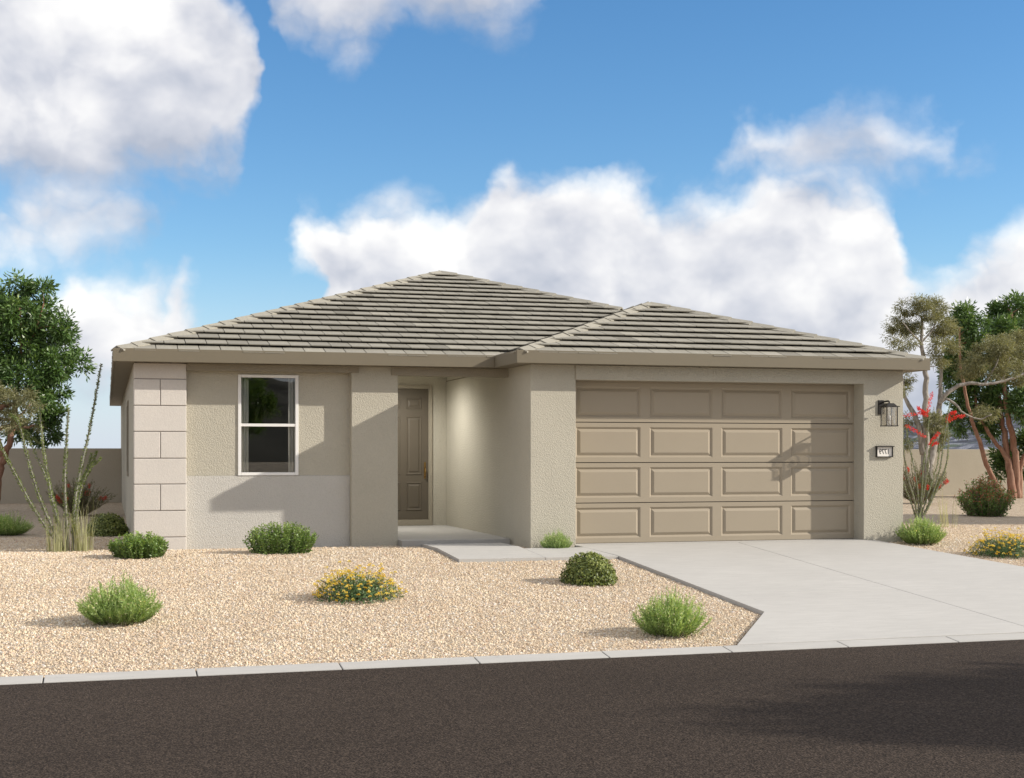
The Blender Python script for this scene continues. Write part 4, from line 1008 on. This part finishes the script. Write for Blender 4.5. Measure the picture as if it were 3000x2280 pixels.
# right: grey-leaved gum with pale trunks
Y = 33.0; f = at(2703, 1460, Y); f.z = gz(Y)-.05; F2 = f+Vector((.25, .1, 0))
gum = [limb_px([(2706, 1400), (2712, 1300), (2711, 1190), (2711, 1091), (2703, 1010), (2700, 930)], Y, .135, .03, 0, f),
       limb_px([(2722, 1380), (2745, 1270), (2752, 1195), (2755, 1145), (2757, 1091), (2752, 1040)], Y, .12, .025, .05, F2),
       limb_px([(2752, 1185), (2768, 1158), (2808, 1131), (2848, 1123), (2883, 1127), (2935, 1118), (2990, 1100), (3040, 1070)], Y, .062, .024, -.1),
       limb_px([(2754, 1180), (2775, 1170), (2802, 1187), (2821, 1209), (2869, 1228), (2905, 1215)], Y, .040, .012, -.1),
       limb_px([(2705, 1330), (2690, 1245), (2668, 1195), (2650, 1160), (2645, 1110)], Y, .09, .03, .08),
       limb_px([(2883, 1127), (2915, 1075), (2935, 1020)], Y, .035, .015, 0), limb_px([(2935, 1118), (2955, 1060), (2952, 1010)], Y, .035, .012, .1),
       limb_px([(2990, 1100), (3000, 1060), (3015, 1030)], Y, .03, .012, 0),
       limb_px([(2703, 1010), (2670, 975), (2645, 945)], Y, .03, .012, -.15), limb_px([(2703, 1000), (2735, 960), (2745, 915)], Y, .03, .012, .15)]
gl = lobes_px([(2665, 900, 38, 20), (2638, 955, 34, 30), (2622, 990, 26, 16), (2700, 890, 30, 18), (2742, 900, 34, 24), (2752, 955, 40, 34), (2668, 965, 30, 26), (2665, 1012, 44, 16), (2765, 1012, 44, 22), (2725, 925, 26, 22), (2772, 960, 26, 24),
    (2742, 1052, 26, 26), (2850, 1065, 48, 32), (2915, 1015, 48, 30), (2895, 1078, 56, 30), (2955, 1045, 50, 36), (2985, 1095, 44, 30), (2828, 1098, 24, 18), (2945, 1095, 40, 24), (3040, 1060, 50, 45),
    (2662, 1240, 24, 22), (2742, 1235, 26, 28), (2745, 1285, 22, 30), (2652, 1290, 24, 30), (2652, 1105, 14, 22), (2650, 1145, 12, 14), (2890, 1210, 34, 16), (2965, 985, 34, 24)], Y, R_)
tree('gum_tree', 'pale-trunked tree with loose grey-olive leaves at the right corner of the house', f, gum, gl, 420, 110, (.095, .017), PALEBARK, OLIVE, 101, droop=.55, R=.20, flat=.7, twig_r=.018)
# right: dense green tree on rust-red stems
Y = 35.6; f = at(2968, 1460, Y); f.z = gz(Y)-.05
red = [limb_px([(2962, 1400), (2952, 1348), (2943, 1276), (2933, 1221), (2925, 1150), (2915, 1060)], Y, .125, .04, .08, f),
       limb_px([(2976, 1383), (2972, 1312), (2958, 1240), (2948, 1181), (2941, 1120), (2950, 1000), (2965, 920)], Y, .12, .03, -.05, f+Vector((.15, 0, 0))),
       limb_px([(2960, 1370), (2938, 1325), (2910, 1288), (2879, 1240), (2862, 1193), (2850, 1100), (2840, 1000)], Y, .075, .03, .1, f+Vector((-.05, .1, 0))),
       limb_px([(2914, 1412), (2886, 1348), (2867, 1288), (2850, 1240), (2838, 1190), (2815, 1080), (2812, 960)], Y, .085, .03, -.08, f+Vector((-.38, -.1, 0))),
       limb_px([(2990, 1370), (3010, 1320), (3035, 1240), (3040, 1100), (3030, 980)], Y, .09, .03, 0, f+Vector((.25, .05, 0)))]
rl = lobes_px([(2800, 935, 22, 34), (2826, 925, 24, 36), (2850, 970, 44, 44), (2915, 935, 32, 38), (2968, 905, 32, 38), (2995, 935, 40, 46), (2930, 975, 50, 44), (2800, 1010, 40, 60), (2830, 1060, 50, 60), (2790, 1090, 30, 50), (2880, 1110, 60, 70, .4), (2960, 1010, 60, 60, .5),
    (2850, 1165, 60, 50, .5), (2808, 1235, 40, 32, .6), (2880, 1215, 46, 40, .6), (2990, 1180, 30, 46), (3040, 1050, 60, 110), (2935, 1160, 50, 50, .6), (2950, 1345, 34, 46, .8), (2925, 1385, 22, 24, .8), (3010, 1330, 34, 70, .6), (3050, 1200, 50, 80), (2900, 1255, 40, 22, .7)], Y, R_)
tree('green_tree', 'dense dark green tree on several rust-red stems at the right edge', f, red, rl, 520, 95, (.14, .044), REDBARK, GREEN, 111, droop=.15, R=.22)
# left: dense green tree and an olive one before it
Y = 34.0; f = at(-18, 1470, Y); f.z = gz(Y)-.05
lft = [limb_px([(-5, 1400), (12, 1340), (30, 1290), (45, 1180), (55, 1090), (62, 1000), (58, 900)], Y, .10, .025, 0, f),
       limb_px([(12, 1340), (-30, 1220), (-50, 1100), (-40, 950)], Y, .07, .02, .1), limb_px([(42, 1200), (90, 1140), (140, 1110), (190, 1075)], Y, .04, .012, .05), limb_px([(60, 1050), (100, 980), (128, 890)], Y, .035, .012, -.1),
       limb_px([(35, 1260), (90, 1250), (140, 1255)], Y, .03, .01, .2)]
ll = lobes_px([(58, 850, 30, 34), (122, 852, 30, 30), (8, 890, 44, 40), (60, 930, 70, 50), (140, 910, 24, 34), (120, 975, 46, 44), (178, 965, 26, 38), (50, 1010, 80, 60), (185, 1025, 34, 46), (225, 1065, 26, 24), (150, 1070, 66, 54), (80, 1110, 80, 60), (170, 1130, 46, 36), (130, 1165, 36, 30), (-40, 1000, 80, 140), (-90, 1100, 90, 120), (140, 1262, 36, 42, .5), (100, 1240, 46, 36, .6), (60, 1265, 30, 26, .6), (160, 1225, 24, 26, .5)], Y, R_)
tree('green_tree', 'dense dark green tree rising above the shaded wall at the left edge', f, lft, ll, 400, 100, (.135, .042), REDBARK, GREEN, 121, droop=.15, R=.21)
Y = 31.0; f = at(-120, 1480, Y); f.z = gz(Y)-.05
olv = [limb_px([(-100, 1380), (-70, 1290), (-30, 1220), (10, 1190), (50, 1180)], Y, .12, .03, 0, f), limb_px([(-70, 1290), (-20, 1262), (30, 1248), (70, 1255), (100, 1245)], Y, .06, .012, -.1), limb_px([(-30, 1220), (20, 1230), (60, 1215), (92, 1180)], Y, .04, .01, .1)]
ol = lobes_px([(30, 1160, 36, 22), (75, 1165, 30, 20), (100, 1195, 18, 20), (15, 1195, 40, 20), (60, 1215, 36, 18), (20, 1235, 34, 18), (90, 1245, 24, 14), (-40, 1170, 60, 50), (-120, 1130, 90, 70), (50, 1260, 40, 12)], Y, R_)
tree('gum_tree', 'loose grey-olive tree leaning in from the left edge behind the ocotillo', f, olv, ol, 170, 95, (.085, .015), REDBARK, OLIVE, 131, droop=.5, R=.16, flat=.75, twig_r=.016)
# street trees out of the frame: one shades the road, one stands in the window's reflection, one shades the side yard
def street_tree(label, x, y, s, rz, src=None, z=None):
    loc = (x, y, (gz(y) if y > 12.6 else -.50) - .05 if z is None else z)
    if src is None:
        lob = [(0, 0, 4.6, 1.5, .9), (.9, .3, 4.1, 1.1, .7), (-1.0, .2, 4.0, 1.2, .7), (.2, -1.0, 4.0, 1.1, .8), (.1, 1.1, 4.2, 1.1, .8), (1.5, -.5, 3.5, .7, .4), (-1.6, -.4, 3.3, .7, .45), (-.3, .2, 5.3, .8, .5)]
        lim = [([(0, 0, -.1), (.05, .02, 1.2), (-.02, .05, 2.4), (.05, 0, 3.6), (0, .1, 4.8)], .12, .03), ([(0, .03, 2.0), (.6, .2, 2.9), (1.2, .2, 3.8)], .05, .02), ([(0, .03, 2.2), (-.6, .1, 3.0), (-1.2, .2, 3.8)], .05, .02), ([(0, .03, 2.4), (.1, -.6, 3.2), (.2, -1.0, 4.0)], .045, .02)]
        e = tree('street_tree', label, (0, 0, 0), lim, lob, 300, 95, (.15, .062), TWIG, LEAFG, 141, 'street trees', R=.30)
    else:
        e = src.copy(); COL.objects.link(e)
        for ch in src.children:
            c = ch.copy(); COL.objects.link(c); c.parent = e
        e['label'] = label
    e.location = loc; e.rotation_euler = (0, 0, rz); e.scale = (s, s, s); return e
st1 = street_tree('leafy street tree across the road that shades the asphalt at lower right', 23.4, 2.3, 1.6, .4)
street_tree('leafy street tree reflected in the upper window pane', 4.45, -13.5, .95, 1.9, st1)
street_tree('leafy tree right of the yard that shades the side gravel', 24.8, 23.0, .95, 3.1, st1)

# ------------------------------------------------------------------ loose gravel stones over the near yard (uncountable): points filled with small stones
def gravel():
    m = MB()
    def strip(poly):                       # flat pieces following the gravel level
        m.face([(x, y, gz(y)+.004) for x, y in poly])
    k = lambda x: kerb_y(x)+.03
    strip([(-2.2, k(-2.2)), (5.83, k(5.83)), (6.91, 14.26), (-2.6, 14.26)])
    strip([(-2.6, 14.26), (6.91, 14.26), (6.90, 18.78), (-2.6, 18.78)])
    strip([(-2.6, 18.78), (4.59, 18.78), (4.53, 20.018), (-2.6, 20.018)])
    strip([(-2.6, 20.018), (4.53, 20.018), (4.53, 20.92), (4.27, 21.22), (1.10, 21.22), (1.10, 21.20), (.36, 21.20), (-2.6, 21.4)])
    strip([(5.87, 19.82), (6.70, 19.82), (6.66, 20.0), (6.0, 20.0), (5.98, 20.9), (5.82, 20.9)])
    strip([(11.72, 20.015), (xr(16.2)+.02, 16.2), (13.6, 16.2), (15.5, 20.015)])
    strip([(12.2, 20.018), (15.5, 20.018), (17.5, 24.0), (12.2, 24.0)])
    strip([(-3.0, 21.4), (.37, 21.25), (.37, 24.5), (-3.2, 24.5)])
    o = m.build('gravel', GRAVEL); tag(o, 'tan and cream crushed gravel covering the front yard', 'gravel', kind='stuff')
    ng = bpy.data.node_groups.new('gravel_stones', 'GeometryNodeTree')
    ng.interface.new_socket('Geometry', in_out='INPUT', socket_type='NodeSocketGeometry'); ng.interface.new_socket('Geometry', in_out='OUTPUT', socket_type='NodeSocketGeometry')
    N, Lk = ng.nodes, ng.links; gi = N.new('NodeGroupInput'); go = N.new('NodeGroupOutput')
    dist = N.new('GeometryNodeDistributePointsOnFaces'); dist.inputs['Density'].default_value = 1900; dist.inputs['Seed'].default_value = 4
    Lk.new(gi.outputs[0], dist.inputs['Mesh'])
    ico = N.new('GeometryNodeMeshIcoSphere'); ico.inputs['Radius'].default_value = 1; ico.inputs['Subdivisions'].default_value = 1
    sm = N.new('GeometryNodeSetMaterial'); sm.inputs['Material'].default_value = STONEM; Lk.new(ico.outputs[0], sm.inputs[0])
    inst = N.new('GeometryNodeInstanceOnPoints'); Lk.new(dist.outputs['Points'], inst.inputs['Points']); Lk.new(sm.outputs[0], inst.inputs['Instance'])
    rot = N.new('FunctionNodeRandomValue'); rot.data_type = 'FLOAT_VECTOR'; rot.inputs[0].default_value = (0, 0, 0); rot.inputs[1].default_value = (6.28, 6.28, 6.28); Lk.new(rot.outputs[0], inst.inputs['Rotation'])
    s1 = N.new('FunctionNodeRandomValue'); s1.data_type = 'FLOAT_VECTOR'; s1.inputs[0].default_value = (.55, .5, .35); s1.inputs[1].default_value = (1.15, 1.0, .8); s1.inputs['Seed'].default_value = 3
    s2 = N.new('FunctionNodeRandomValue'); s2.data_type = 'FLOAT'; s2.inputs[2].default_value = 0; s2.inputs[3].default_value = 1; s2.inputs['Seed'].default_value = 8
    pw = N.new('ShaderNodeMath'); pw.operation = 'POWER'; pw.inputs[1].default_value = 3.0; Lk.new(s2.outputs[1], pw.inputs[0])
    mr = N.new('ShaderNodeMapRange'); mr.inputs[3].default_value = .0075; mr.inputs[4].default_value = .021; Lk.new(pw.outputs[0], mr.inputs[0])
    ml = N.new('ShaderNodeVectorMath'); ml.operation = 'SCALE'; Lk.new(s1.outputs[0], ml.inputs[0]); Lk.new(mr.outputs[0], ml.inputs['Scale']); Lk.new(ml.outputs[0], inst.inputs['Scale'])
    jn = N.new('GeometryNodeJoinGeometry'); Lk.new(gi.outputs[0], jn.inputs[0]); Lk.new(inst.outputs[0], jn.inputs[0]); Lk.new(jn.outputs[0], go.inputs[0])
    md = o.modifiers.new('stones', 'NODES'); md.node_group = ng
gravel()
